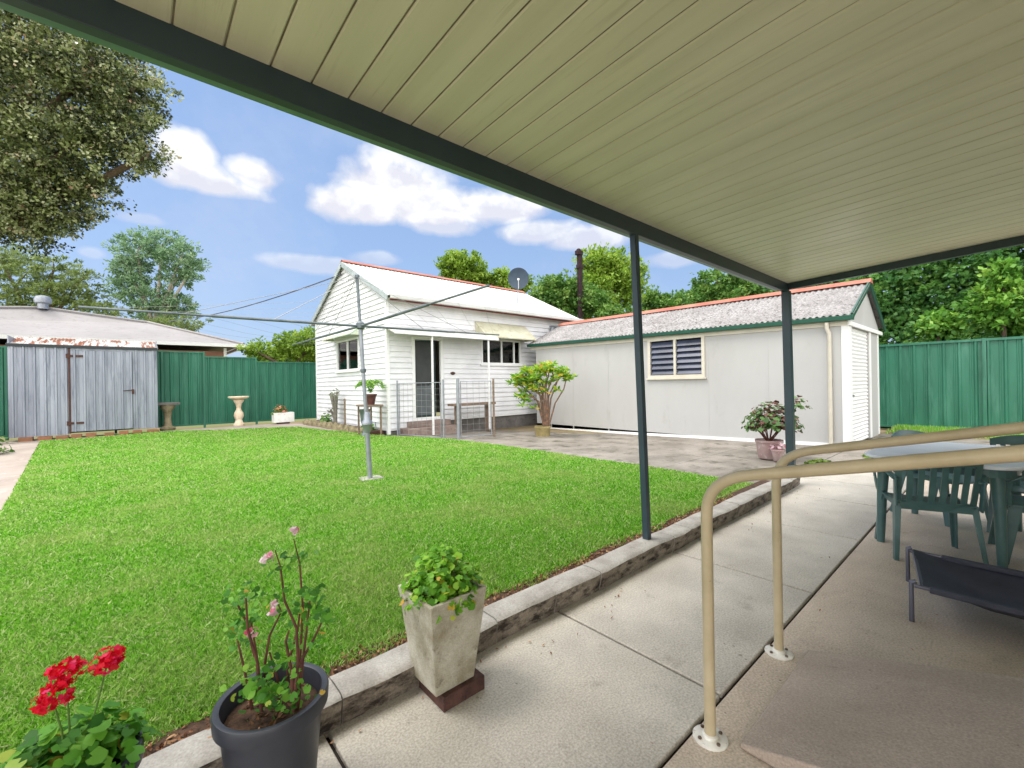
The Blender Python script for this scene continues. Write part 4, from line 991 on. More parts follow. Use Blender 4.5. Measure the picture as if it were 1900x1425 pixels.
MB().hexa([(WX - .014, A + .12, .0), (WX - .0008, A + .12, .0), (WX - .0008, B_, base(B_)), (WX - .014, B_, base(B_)), (WX - .014, A + .12, .07), (WX - .0008, A + .12, .07), (WX - .0008, B_, base(B_) + .07), (WX - .014, B_, base(B_) + .07)]).build('base_trim', M['trim'], ga)
MB().hexa([(WX - .025, A - .0, GZ(A) - .17), (WX - .001, A, GZ(A) - .17), (WX - .001, B_ + .25, GZ(B_) - .17), (WX - .025, B_ + .25, GZ(B_) - .17), (WX - .025, A, GZ(A) - .062), (WX - .001, A, GZ(A) - .062), (WX - .001, B_ + .25, GZ(B_) - .062), (WX - .025, B_ + .25, GZ(B_) - .062)]).build('fascia', M['cream_trim'], ga)
g0, g1 = 1.93, B_ + .3
MB().hexa([(WX - .14, g0, GZ(g0) - .075), (WX - .027, g0, GZ(g0) - .075), (WX - .027, g1, GZ(g1) - .075), (WX - .14, g1, GZ(g1) - .075), (WX - .15, g0, GZ(g0) + .015), (WX - .027, g0, GZ(g0) + .015), (WX - .027, g1, GZ(g1) + .015), (WX - .15, g1, GZ(g1) + .015)]).build('gutter', M['gar_green'], ga, bevel=.008)
# roof, two corrugated slopes
rf = MB(); RY0, RY1 = 1.93, B_ + .3
def rslope(xe, ze0, ze1, pitch=.112, amp=.017, seg=6):
    n_ = int((RY1 - RY0) / pitch * seg); vs = []
    for (X_, z0, z1) in ((RM, RGZ, RGZ + .07), (xe, ze0, ze1)):
        for i in range(n_ + 1):
            y = RY0 + (RY1 - RY0) * i / n_; hgt = amp * math.sin(2 * PI * (y - RY0) / pitch); vs.append((X_, y, z0 + (z1 - z0) * i / n_ + hgt))
    q = n_ + 1; vs += [(x, y, z - .008) for x, y, z in vs]; fs = []
    for i in range(n_): fs += [(i, i + 1, q + i + 1, q + i), (2 * q + i + 1, 2 * q + i, 3 * q + i, 3 * q + i + 1), (q + i, q + i + 1, 3 * q + i + 1, 3 * q + i)]
    rf.add(vs, fs)
rslope(WX - .10, 2.585, 2.585 + .135); rslope(WR + .35, 2.56, 2.69)
rf.build('roof', M['roof_lichen'], ga, smooth=True)
MB().hexa([(RM - .16, RY0 - .01, RGZ - .03), (RM + .16, RY0 - .01, RGZ - .03), (RM + .16, RY1, RGZ + .03), (RM - .16, RY1, RGZ + .03), (RM - .035, RY0 - .01, RGZ + .07), (RM + .035, RY0 - .01, RGZ + .07), (RM + .035, RY1, RGZ + .14), (RM - .035, RY1, RGZ + .14)]).build('ridge_cap', M['ridge_red'], ga)
bb = MB(); bb.bar((WX - .12, A - .09, 2.545), (RM, A - .09, RGZ - .02), .03, .13, (0, 0, 1)); bb.bar((RM, A - .09, RGZ - .02), (WR + .36, A - .09, 2.52), .03, .13, (0, 0, 1))
bb.build('barge_board', M['gar_green'], ga)
# louvre window
wo = frame_rect('y', WX, -1, gw[0] - .06, gw[1] + .06, gw[2] - .06, gw[3] + .02, .075, -.03, .035).build('window', M['cream_trim'], ga)
MB().box(WX - .034, WX + .03, 5.58, 5.64, gw[2] + .016, gw[3] - .056).build('mullion', M['cream_trim'], wo)
MB().box(WX - .06, WX + .02, gw[0] - .1, gw[1] + .1, gw[2] - .10, gw[2] - .061).build('sill', M['cream_trim'], wo)
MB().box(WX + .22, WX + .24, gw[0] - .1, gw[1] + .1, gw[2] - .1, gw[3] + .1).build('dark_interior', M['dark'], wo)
for (a, b_) in ((gw[0] + .02, 5.575), (5.645, gw[1] - .02)):
    n_ = 6
    for i in range(n_):
        z = gw[2] + .03 + (.86) * (i + .5) / n_ 
        hh_ = .86 / n_ * .5
        MB().hexa([(WX - .02, a, z - hh_), (WX - .014, a, z - hh_), (WX - .014, b_, z - hh_), (WX - .02, b_, z - hh_), (WX + .055, a, z + hh_), (WX + .061, a, z + hh_), (WX + .061, b_, z + hh_), (WX + .055, b_, z + hh_)]).build('louvre_blade', M['louvre'], wo)
# roller door
rd = MB(); n_ = 30
pf = [(A + .06, .0)]
for i in range(n_):
    z = 2.38 * i / n_; dz2 = 2.38 / n_
    pf += [(A + .035, z + dz2 * .15), (A + .02, z + dz2 * .5), (A + .035, z + dz2 * .85), (A + .045, z + dz2)]
pf += [(A + .07, 2.38), (A + .07, 0)]
rd.extr(pf[::-1], 'x', 10.745, 12.395); dd = rd.build('roller_door', M['trim'], ga)
MB().box(10.86, 10.98, A + .0, A + .02, .98, 1.02).build('handle', M['steel_dark'], dd)
# downpipe
MB().tube([(WX - .09, 2.36, 2.46), (WX - .09, 2.36, 2.36), (WX - .045, 2.33, 2.24), (WX - .045, 2.33, .05)], .036, 12).build('downpipe', M['cream_trim'], ga, smooth=True)

# ------------------------------------------------------------------ steel sheet fences
def fence_sheet(m, p0, p1, z0, z1, side=1, pitch=.26):
    """trapezoidal profile sheet between two ground points"""
    a = Vector((p0[0], p0[1], 0)); b_ = Vector((p1[0], p1[1], 0)); L_ = (b_ - a).length; d_ = (b_ - a).normalized(); nn_ = Vector((-d_.y, d_.x, 0)) * side
    prof = []; s_ = 0.0
    cell = [(0, 0), (.075, 0), (.10, .032), (.13, .032), (.155, 0), (.185, 0), (.195, .012), (.215, .012), (.225, 0)]
    while s_ < L_:
        for u_, h in cell:
            if s_ + u_ <= L_: prof.append((s_ + u_, h))
        s_ += pitch
    prof.append((L_, 0)); n_ = len(prof); vs = []
    for z in (z0, z1):
        for off in (0, -.003):
            for u_, h in prof:
                q = a + d_ * u_ + nn_ * (h + off); zz = z(u_ / L_) if callable(z) else z; vs.append((q.x, q.y, zz))
    fs = []
    for i in range(n_ - 1): fs += [(i, i + 1, 2 * n_ + i + 1, 2 * n_ + i), (n_ + i + 1, n_ + i, 3 * n_ + i, 3 * n_ + i + 1), (2 * n_ + i, 2 * n_ + i + 1, 3 * n_ + i + 1, 3 * n_ + i)]
    m.add(vs, fs)
t = thing('left_steel_fence', 'green steel panel fence stepping down from the shed to the cottage', 'fence', (3, 19.3, 0))
FYY = 19.3
bays = [(-7.4, -5.0, 2.72), (-5.0, -2.7, 2.70), (-2.7, -.35, 2.70), (-.35, 2.04, 2.70), (2.04, 3.70, 2.545), (3.70, 6.1, 2.40), (6.1, 8.5, 2.3)]
for x0_, x1_, zt_ in bays:
    m = MB(); fence_sheet(m, (x0_ + .03, FYY), (x1_ - .03, FYY), .06, zt_ - .04, -1); m.build('panel', M['fence_far'], t)
    MB().box(x0_ + .03, x1_ - .03, FYY - .045, FYY + .03, zt_ - .05, zt_).build('top_rail', M['fence_far'], t)
    MB().box(x0_ + .03, x1_ - .03, FYY - .045, FYY + .03, .05, .11).build('bottom_rail', M['fence_far'], t)
for x_, z_ in ((-7.4, 2.72), (-5.0, 2.72), (-2.7, 2.7), (-.35, 2.7), (.86, 2.7), (2.04, 2.7), (3.7, 2.545), (6.1, 2.4)):
    MB().box(x_ - .03, x_ + .03, FYY - .06, FYY + .035, -.05, z_ + .01).build('post', M['fence_far'], t)
t = thing('right_steel_fence', 'green steel panel fence along the right boundary under the vines', 'fence', (15.7, 0, 0))
FX = 15.7
ysf = [-7.0, -4.53, -2.08, .37, 2.82, 5.27, 7.72, 10.2]
for a, b_ in zip(ysf[:-1], ysf[1:]):
    m = MB(); fence_sheet(m, (FX, a + .03), (FX, b_ - .03), .02, 2.22, 1, .28); m.build('panel', M['fence'], t)
    MB().box(FX - .045, FX + .03, a + .03, b_ - .03, 2.21, 2.27).build('top_rail', M['fence'], t)
    MB().box(FX - .045, FX + .03, a + .03, b_ - .03, -.0, .05).build('bottom_rail', M['fence'], t)
for y_ in ysf: MB().box(FX - .055, FX + .035, y_ - .035, y_ + .035, -.3, 2.28).build('post', M['fence'], t)
# grass verge along that fence
N = 26000; x = 15.62 - np.abs(RNG.normal(size=N)) * .55; y = RNG.uniform(-5.5, 2.0, N); keep = x > 13.9; x, y = x[keep], y[keep]; N = len(x)
P = np.stack([x, y, np.full(N, -.02)], 1); hh_ = .05 + .09 * RNG.random(N); az = RNG.random(N) * 2 * PI; sdv = np.stack([np.cos(az), np.sin(az), 0 * az], 1) * .012
tip = P + np.stack([RNG.normal(size=N) * .02, RNG.normal(size=N) * .02, hh_], 1)
tag(np_mesh('verge_grass', np.stack([P - sdv, P + sdv, tip], 1), 3, RNG.random(N), LM['grass']), 'long green grass growing against the right fence', 'grass', kind='stuff')

# ------------------------------------------------------------------ metal shed
sh = thing('metal_shed', 'grey galvanised garden shed with rust-streaked roof and hinged door', 'shed', (-.9, 18.2, 0))
SY = 17.85; SX0, SX1 = -2.47, .67; SZ0, SZ1 = .13, 2.62
def shed_sheet(m, x0_, x1_, z0_, z1_, y_):
    L_ = x1_ - x0_; s_ = 0; prof = []
    while s_ < L_:
        for u_, h in ((0, 0), (.05, 0), (.065, .036), (.10, .036), (.115, 0), (.145, 0), (.152, .012), (.165, .012), (.172, 0)):
            if s_ + u_ < L_: prof.append((s_ + u_, h))
        s_ += .205
    prof.append((L_, 0)); n_ = len(prof)
    vs = [(x0_ + u_, y_ - h, z) for z in (z0_, z1_) for u_, h in prof] + [(x0_ + u_, y_ - h + .004, z) for z in (z0_, z1_) for u_, h in prof]
    fs = []
    for i in range(n_ - 1): fs += [(i, i + 1, n_ + i + 1, n_ + i), (2 * n_ + i + 1, 2 * n_ + i, 3 * n_ + i, 3 * n_ + i + 1), (n_ + i, n_ + i + 1, 3 * n_ + i + 1, 3 * n_ + i)]
    m.add(vs, fs)
m = MB(); shed_sheet(m, SX0, -1.32, SZ0 - .02, SZ1, SY); shed_sheet(m, .08, SX1, SZ0 + .02, SZ1, SY)
m.box(SX0, SX0 + .02, SY + .01, 19.1, SZ0, 2.9); m.box(SX1 - .02, SX1, SY + .01, 19.1, SZ0, 2.9); m.box(SX0 + .02, SX1 - .02, 19.08, 19.1, SZ0, 2.9)
m.box(-1.32, .08, SY - .002, SY + .02, 2.54, SZ1)
m.build('wall', M['galv'], sh)
m = MB(); shed_sheet(m, -1.27, .07, SZ0 + .05, 2.535, SY - .02); dd = m.build('door', M['galv'], sh)
for z in (.40, 2.34): MB().box(-1.34, -1.0, SY - .052, SY - .044, z, z + .06).box(-1.36, -1.28, SY - .056, SY - .03, z - .03, z + .09).build('hinge', M['rust'], dd)
MB().box(-1.315, -1.275, SY - .03, SY - .0, SZ0, 2.6).build('door_post', M['rust'], sh)
m = MB().tube([(-.14, SY - .06, 1.34), (.0, SY - .07, 1.35), (.09, SY - .05, 1.36)], .012, 6).box(.05, .11, SY - .06, SY - .02, 1.24, 1.38); m.build('latch', M['rust'], dd)
MB().box(SX0 - .02, SX1 + .02, SY - .06, SY - .02, 2.60, 2.68).build('gutter', mat('dark_gutter', G(40, 46, 50), rough=.5), sh)
m = MB(); corrugated(m, (SX0 - .03, 19.2, 2.98), (1, 0, 0), (0, -1, -.235), SX1 - SX0 + .06, 1.41, .08, .010, 6); m.build('roof', M['galv_rust'], sh, smooth=True)
# broken pavers along the foot of the shed
random.seed(5); k = 0
for i in range(9):
    x = -2.3 + i * .34 + random.uniform(-.04, .04); w_ = random.uniform(.2, .29)
    t = thing('paver', 'reddish paver lying along the foot of the grey shed', 'paver', (x, SY, 0), group='pavers along the foot of the shed')
    MB().box(x, x + w_, SY - .02 - random.uniform(0, .1), SY + .12, -.01, .08 + random.uniform(0, .03)).build('paver_block', M['paver'], t, bevel=.006)
# ornament bench, birdbath, planter box
t = thing('garden_stand', 'low weathered stone stand between the shed and the stepped fence', 'garden stand', (.95, 18.6, 0))
MB().box(.60, 1.28, 18.4, 18.85, .84, .92).build('slab_top', M['plinth'], t, bevel=.01)
MB().lathe((.95, 18.62, 0), [(.2, -.02), (.22, .06), (.12, .14), (.09, .4), (.13, .66), (.2, .74), (.2, .839)], 12).build('pedestal', M['stone'], t, smooth=True)
t = thing('bird_bath', 'pale cement bird bath on a turned pedestal before the green fence', 'bird bath', (2.98, 18.5, 0))
MB().lathe((2.98, 18.5, 0), [(.17, -.01), (.18, .05), (.15, .08), (.12, .16), (.10, .22), (.13, .27), (.16, .36), (.15, .46), (.09, .56), (.075, .66), (.10, .80), (.16, .88), (.17, .94)], 20).build('pedestal', M['bath'], t, smooth=True)
MB().lathe((2.98, 18.5, 0), [(.12, .941), (.25, .98), (.32, 1.01), (.335, 1.05), (.31, 1.07), (.25, 1.045), (.001, 1.02)], 24).build('bowl', M['bath'], t, smooth=True)
t = thing('trough_planter', 'white rectangular trough of small mixed flowers before the green fence', 'planter', (4.35, 18.1, 0))
m = MB(); cxx, cyy = 4.35, 18.1
m.box(cxx - .35, cxx + .35, cyy - .17, cyy - .14, .06, .42).box(cxx - .35, cxx + .35, cyy + .14, cyy + .17, .06, .42).box(cxx - .35, cxx - .32, cyy - .14, cyy + .14, .06, .42).box(cxx + .32, cxx + .35, cyy - .14, cyy + .14, .06, .42).box(cxx - .32, cxx + .32, cyy - .14, cyy + .14, .06, .38)
m.build('trough', M['white_paint'], t)
MB().box(cxx - .2, cxx + .2, cyy - .12, cyy + .12, -.02, .06).build('foot', M['rust'], t)
bush_leaves('foliage', (cxx - .12, cyy, .40), .30, .16, .36, 170, .045, LM['flower_mix'], t, .1)
# bush at the left picture edge
def plant(name, label, loc, r3, n_, R_, lm, group=None, cat='plant', stem=None, lo=.2, zc=.0):
    t = thing(name, label, cat, loc, group=group)
    bush_leaves('foliage', (loc[0], loc[1], loc[2] + zc), r3[0], r3[1], r3[2], n_, R_, lm, t, lo)
    m = MB()
    for k in range(7):
        a = 2 * PI * k / 7; m.tube([(loc[0], loc[1], loc[2] - .02), (loc[0] + .25 * r3[0] * math.cos(a), loc[1] + .25 * r3[1] * math.sin(a), loc[2] + zc * .5 + .25 * r3[2]), (loc[0] + .6 * r3[0] * math.cos(a), loc[1] + .6 * r3[1] * math.sin(a), loc[2] + zc + .6 * r3[2])], [.012, .009, .005], 5)
    m.build('stem', stem or M['stem_green'], t)
    return t
plant('leafy_bush', 'leafy green bush at the left edge beside the grey shed', (-2.45, 14.6, 0), (.5, .5, .75), 420, .05, LM['dense'])
t = thing('leaning_sheet', 'grey iron sheet leaning behind the bush at the left edge', 'metal sheet', (-2.9, 17.2, 0))
MB().hexa([(-3.3, 17.2, 0), (-2.6, 17.2, 0), (-2.6, 17.22, 0), (-3.3, 17.22, 0), (-3.3, 17.5, 1.3), (-2.62, 17.5, 1.45), (-2.62, 17.52, 1.45), (-3.3, 17.52, 1.3)]).build('sheet', M['timber'], t)

# ------------------------------------------------------------------ fence, gate and garden at the cottage
def wire_panel(name, label, p0, p1, h, z0, cat, dark=False):
    t = thing(name, label, cat, (p0[0], p0[1], z0)); a = Vector((p0[0], p0[1], z0)); b_ = Vector((p1[0], p1[1], z0)); up = Vector((0, 0, 1))
    MB().tube([a + up * .06, a + up * h, b_ + up * h, b_ + up * .06, a + up * .06], .014, 8).build('frame', M['steel'], t)
    m = MB(); n_ = 9
    for k in range(1, n_): z = .06 + (h - .06) * k / n_; m.tube([a + up * z, b_ + up * z], .0035, 4)
    L_ = (b_ - a).length; n_ = int(L_ / .16)
    for k in range(1, n_): q = a.lerp(b_, k / n_); m.tube([q + up * .06, q + up * h], .003, 4)
    m.build('wire_mesh', M['wire'], t)
    return t
t = wire_panel('wire_fence', 'low galvanised wire mesh fence running from the cottage corner to the gate', (5.62, 11.15), (6.03, 9.66), 1.48, -.06, 'fence')
for q, lb in (((5.6, 11.22), 'galvanised post of the wire fence nearest the cottage corner'), ((6.06, 9.58), 'galvanised post beside the gate opening')):
    MB().tube([(q[0], q[1], -.12), (q[0], q[1], 1.5)], .026, 8).build('post', M['steel'], t, smooth=True)
t = wire_panel('garden_gate', 'tubular wire garden gate before the timber bench', (6.42, 9.32), (7.32, 9.2), 1.5, -.06, 'gate')
MB().tube([(6.34, 9.33, -.1), (6.34, 9.33, 1.52)], .042, 10).build('gate_post', M['steel'], t, smooth=True)
MB().tube([(7.4, 9.19, -.1), (7.4, 9.19, 1.5)], .028, 8).build('gate_post', M['timber'], t, smooth=True)
t = thing('timber_bench', 'narrow weathered timber bench against the cottage wall', 'bench', (7.9, 10.9, 0))
MB().box(7.15, 8.75, 10.75, 11.08, .72, .79).build('seat', M['timber'], t, bevel=.005)
for x in (7.35, 8.5): MB().box(x, x + .09, 10.8, 11.03, -.12, .719).build('leg', M['timber'], t, bevel=.005)
# garden bed edging stones under the gable
random.seed(9)
for i in range(12):
    y = 11.7 + i * .46; x = 4.98 - (i * .012)
    t = thing('edging_stone', 'rough mossy edging stone of the bed under the gable wall', 'stone', (x, y, 0), group='edging stones of the gable garden bed')
    MB().blob((x, y + .2, .05), .2, 10, (.45 + random.random() * .15, 1.05, .62 + random.random() * .25), .35).build('rock', M['stone'], t)
struct(MB().prism([(5.0, 11.6), (5.38, 11.6), (5.38, 17.4), (4.85, 17.4)], -.05, .10).build('garden_bed', M['soil']))
# succulent shrub, stake, stand with potted fern, bucket
t = thing('bare_succulent', 'tall grey bare-stemmed succulent in the bed under the gable window', 'plant', (5.12, 14.7, .08))
m = MB(); random.seed(12); tips = []
for k in range(9):
    a = random.uniform(0, 2 * PI); rr = random.uniform(.1, .32); hh_ = random.uniform(.5, 1.25); sx_ = .35
    p = [(5.12, 14.7, .08), (5.12 + sx_ * .4 * rr * math.cos(a), 14.7 + .5 * rr * math.sin(a), .08 + hh_ * .5), (5.12 + sx_ * rr * math.cos(a), 14.7 + 1.4 * rr * math.sin(a), .08 + hh_)]
    m.tube(p, [.045, .035, .04], 6); tips.append(p[-1])
m.build('stem', mat('grey_succulent_stem', G(136, 132, 120), G(96, 92, 84), 9, rough=.9), t, smooth=True)
P = np.array([[q[0] + random.gauss(0, .04), q[1] + random.gauss(0, .07), q[2] + random.gauss(0, .06)] for q in tips for _ in range(9)])
np_mesh('foliage', leaf_faces(P, .13, .05, up=.2), 4, RNG.random(len(P)), LM['cact'], t)
plant('small_shrub', 'small dark green shrub at the left end of the gable bed', (5.1, 15.6, .08), (.2, .35, .42), 120, .06, LM['dense'])
plant('low_plant', 'low green plant in the bed beside the cottage corner', (5.15, 12.2, .08), (.15, .35, .3), 90, .05, LM['geran'])
t = thing('garden_stake', 'short pale timber stake in the bed under the gable window', 'stake', (5.05, 13.7, 0))
MB().box(5.03, 5.07, 13.66, 13.72, .0, .98).build('stake', M['timber'], t)
t = thing('plant_stand', 'small timber stand holding a potted fern by the gable wall', 'plant stand', (4.95, 11.6, 0))
MB().box(4.72, 5.18, 11.2, 11.95, .80, .85).build('top', M['timber'], t, bevel=.004)
for x in (4.76, 5.12):
    for y in (11.25, 11.88): MB().box(x - .02, x + .02, y - .02, y + .02, 0, .799).build('leg', M['timber'], t)
t = thing('potted_fern', 'arching green fern in a brown pot on the small timber stand', 'potted plant', (4.95, 11.5, .85))
MB().lathe((4.95, 11.5, .85), [(.10, .001), (.15, .24), (.17, .25), (.17, .29), (.15, .29), (.14, .25), (.001, .24)], 16).build('pot', mat('brown_glazed_pot', G(96, 56, 50), G(70, 44, 42), 9, rough=.5), t, smooth=True)
n_ = 260; a = RNG.random(n_) * 2 * PI; q = RNG.random(n_) ** .7; hgt = 1.18 + .45 * np.sin(q * PI * .72)
P = np.stack([4.95 + .38 * q * np.cos(a), 11.5 + .38 * q * np.sin(a), hgt - .22 * q], 1); ou = np.stack([np.cos(a), np.sin(a), .6 - 1.5 * q], 1)
np_mesh('foliage', leaf_faces(P, .2, .035, up=.5, outward=ou), 4, RNG.random(n_), LM['fernl'], t)
t = thing('metal_bucket', 'dark grey metal bucket on a short pedestal at the edge of the gable bed', 'bucket', (4.8, 11.55, 0))
MB().lathe((4.8, 11.55, .0), [(.10, .36), (.14, .72), (.15, .73), (.135, .73), (.09, .38)], 16, close=False).lathe((4.8, 11.55, 0), [(.11, -.02), (.10, .05), (.06, .1), (.06, .3), (.1, .36)], 12).build('bucket_body', M['steel_dark'], t, smooth=True)

# frangipani in stone pot
c = (8.52, 8.45); z0 = -.155
t = thing('potted_frangipani', 'branching frangipani with yellow-green leaves in a mossy stone pot', 'potted plant', (c[0], c[1], z0))
MB().lathe((c[0], c[1], z0), [(.15, 0), (.20, .02), (.215, .28), (.225, .29), (.225, .34), (.2, .34), (.19, .28), (.001, .27)], 20).build('pot', M['pot_stone'], t, smooth=True)
m = MB(); ros = []
fr_br = [[(1016, 799), (1030, 748), (1046, 722), (1052, 698)], [(1012, 799), (996, 742), (975, 722), (958, 705)], [(1012, 799), (1008, 725), (1018, 698), (1018, 678)], [(1012, 799), (1010, 745), (990, 715), (972, 700)], [(1012, 799), (1008, 740), (1000, 705), (990, 690)], [(1014, 799), (1012, 735), (1015, 700), (1012, 688)], [(1016, 799), (1018, 735), (1028, 715), (1046, 693)],
         [(1016, 799), (1022, 740), (1034, 708), (1040, 690)], [(1010, 799), (1000, 745), (985, 735), (972, 740)], [(1012, 799), (1004, 735), (978, 712), (962, 712)], [(1012, 799), (1012, 730), (1002, 700), (1004, 680)], [(1014, 799), (1016, 725), (1026, 700), (1026, 686)], [(1012, 799), (1002, 735), (985, 702), (980, 686)]]
dref = (Vector((c[0], c[1], 0))).dot(Fv)
for i, br in enumerate(fr_br):
    dd_ = dref + .28 * math.sin(i * 2.1); pts = [PX(x, y, dref + (dd_ - dref) * k / 3) for k, (x, y) in enumerate(br)]
    m.tube(pts, [.026, .021, .017, .014], 7); ros.append(pts[-1]); ros.append(Vector(pts[-2]).lerp(Vector(pts[-1]), .6) + Vector((random.gauss(0, .08), random.gauss(0, .08), .04))); ros.append(Vector(pts[-1]) + Vector((random.gauss(0, .12), random.gauss(0, .12), random.gauss(.0, .07))))
m.build('trunk', M['frang_bark'], t, smooth=True)
for _ in range(34):
    ros.append(PX(min(1050, max(958, random.gauss(1000, 26))), min(735, max(678, random.gauss(704, 17))), dref + random.gauss(0, .18)))
for _ in range(5): ros.append(PX(random.gauss(976, 8), random.gauss(738, 9), dref + random.gauss(0, .1)))
PP = []; OO = []
for q in ros:
    for k in range(15):
        a = 2 * PI * k / 11 + random.random(); el = random.uniform(-.5, .9); d_ = Vector((math.cos(a), math.sin(a), el)).normalized(); PP.append(Vector(q) + d_ * .10); OO.append(d_)
PP = np.array([list(x) for x in PP]); OO = np.array([list(x) for x in OO])
np_mesh('foliage', leaf_faces(PP, .19, .07, up=.4, outward=OO * 2.5, jit=.75), 4, RNG.random(len(PP)), LM['frang'], t)

# maroon plant near the second post
c = (8.25, 2.72); t = thing('potted_shrub', 'round maroon and green leaved shrub in a faded pink pot by the garage', 'potted plant', (c[0], c[1], 0))
MB().lathe((c[0], c[1], 0), [(.15, 0), (.17, .02), (.20, .27), (.215, .28), (.215, .32), (.19, .32), (.18, .27), (.001, .26)], 20).build('pot', M['pot_pink'], t, smooth=True)
bush_leaves('foliage', (c[0] + .02, c[1] - .05, .54), .46, .46, .50, 520, .044, LM['maroon'], t, .15)
bush_leaves('upper_foliage', (c[0] + .3, c[1] - .38, .86), .16, .16, .24, 40, .04, LM['maroon'], t, .15)
m = MB()
for k in range(12):
    a = 2 * PI * k / 12; m.tube([(c[0], c[1], .25), (c[0] + .12 * math.cos(a), c[1] + .12 * math.sin(a), .42), (c[0] + .3 * math.cos(a), c[1] + .3 * math.sin(a), .62 + .2 * random.random())], [.012, .009, .005], 5)
m.tube([(c[0], c[1], .3), (c[0] + .2, c[1] - .26, .7), (c[0] + .3, c[1] - .38, .95)], [.014, .01, .006], 5)
m.build('stem', M['stem_brown'], t)
c = (8.05, 2.52); t = thing('small_flower_pot', 'little pink clay pot with pink blossom beside the maroon shrub', 'potted plant', (c[0], c[1], 0))
MB().lathe((c[0], c[1], 0), [(.06, 0), (.07, .01), (.10, .17), (.11, .175), (.11, .2), (.09, .2), (.001, .18)], 14).build('pot', M['pot_pink'], t, smooth=True)
bush_leaves('foliage', (c[0], c[1], .2), .12, .12, .14, 40, .03, LM['pink'], t, .1)
plant('weed_tuft', 'green weed tuft growing at the edge of the patio slab', (8.06, 1.95, .0), (.28, .2, .1), 160, .03, LM['weed'], zc=.0)
plant('weed_clump', 'small weed clump by the foot of the garage downpipe', (9.6, 1.6, -.01), (.3, .12, .06), 70, .025, LM['weed'])

# ------------------------------------------------------------------ beyond the fences
# neighbour house with hipped roofs
nh = thing('neighbour_house', 'neighbouring brown brick house with pale hipped tile roof behind the shed', 'house', (-2, 36, 0))
MB().box(-16, 4.35, 30.6, 42, -.3, 3.55).build('wall', M['neigh_brick'], nh)
m = MB()
E_ = [(-17, 30), (5.15, 30), (5.15, 43), (-17, 43)]
m.add([(-17, 30, 3.95), (5.15, 30, 3.95), (5.15, 43, 3.95), (-17, 43, 3.95), (-3.6, 35.5, 6.0), (.9, 35.5, 5.55)], [(0, 1, 5, 4), (1, 2, 5), (2, 3, 4, 5), (3, 0, 4), (3, 2, 1, 0)])
rf_ = m.build('roof', M['neigh_roof'], nh)
MB().tube([(-17, 30, 3.97), (-3.6, 35.5, 6.04), (.9, 35.5, 5.59), (5.15, 30, 3.99)], .09, 6).build('ridge_tile', M['neigh_roof'], rf_)
MB().lathe((-3.55, 35.3, 5.95), [(.22, 0), (.22, .3), (.34, .32), (.36, .5), (.3, .68), (.1, .74)], 14).build('roof_vent', M['steel'], rf_, smooth=True)
MB().box(-17, 5.2, 29.85, 29.98, 3.78, 3.96).box(5.16, 5.28, 29.98, 43, 3.78, 3.96).build('gutter', M['trim'], nh)
MB().box(4.2, 4.34, 30.45, 30.58, -.3, 3.75).build('downpipe', M['trim'], nh)
MB().box(1.0, 2.6, 30.5, 30.59, 1.8, 3.0).build('window', M['dark'], nh)
# power cable from that house to the cottage gable
t = thing('power_cable', 'thin overhead cable sagging from the neighbouring house to the cottage gable', 'cable', (3, 24, 5))
a = Vector((1.9, 35, 5.7)); b_ = Vector((5.35, 14.6, 5.1)); pts = [a.lerp(b_, k / 10) - Vector((0, 0, 1.2 * (k / 10) * (1 - k / 10))) for k in range(11)]
MB().tube(pts, .022, 5).build('cable', M['cable'], t)
# rusted post
t = thing('rusted_post', 'tall dark rusted iron post with a cap rising among the trees', 'post', (16.5, 16.5, 0))
q0 = PX(1078, 640, 21); q1 = PX(1075, 470, 21); t.location = (q0.x, q0.y, -.3); OFF[t.name] = Vector((q0.x, q0.y, -.3))
MB().box(q0.x - .12, q0.x + .12, q0.y - .08, q0.y + .08, -.3, q1.z - .1).build('shaft', M['tower'], t, bevel=.02)
MB().box(q0.x - .2, q0.x + .12, q0.y - .13, q0.y + .13, q1.z - .1, q1.z + .12).lathe((q0.x - .06, q0.y, q1.z + .12), [(.1, 0), (.12, .04), (.05, .1)], 8).box(q0.x - .16, q0.x + .16, q0.y - .1, q0.y + .1, q1.z - .75, q1.z - .55).build('cap', M['tower'], t, bevel=.02)

def blobs_px(lst, depth):
    """lst of (photo x, photo y, half width px, half height px, extra depth)"""
    out = []
    for x, y, wx, hy, dd_ in lst:
        d_ = depth + dd_; q = PX(x, y, d_); k = d_ / 808
        out.append((q.x, q.y, q.z, wx * k, wx * k, hy * k))
    return out
GR = 'trees beyond the fences'
# big tree upper left
bl = blobs_px([(60, 180, 150, 110, 0), (170, 130, 90, 70, 0), (240, 170, 65, 60, .5), (225, 245, 72, 62, .3), (110, 290, 90, 80, 0), (20, 350, 90, 85, 0), (90, 380, 60, 50, .3), (150, 330, 48, 34, .5),
               (-60, 120, 150, 130, 1), (-90, 320, 120, 120, .5), (35, 60, 140, 70, 0), (270, 290, 26, 28, .4), (40, 420, 60, 38, .2)], 13.5)
q = PX(-330, 700, 13.5)
tree('big_tree', 'huge spreading tree with dense small mottled leaves, upper left corner', GR, (q.x, q.y, -.25), [([(q.x, q.y, -.25), (q.x + .1, q.y, 2.2), (q.x + .6, q.y + .1, 4.4)], .38, .26)], 12, bl, .30, 3400, 34, .105, .07, LM['big'], M['bark'], shell=.35, up=.15)
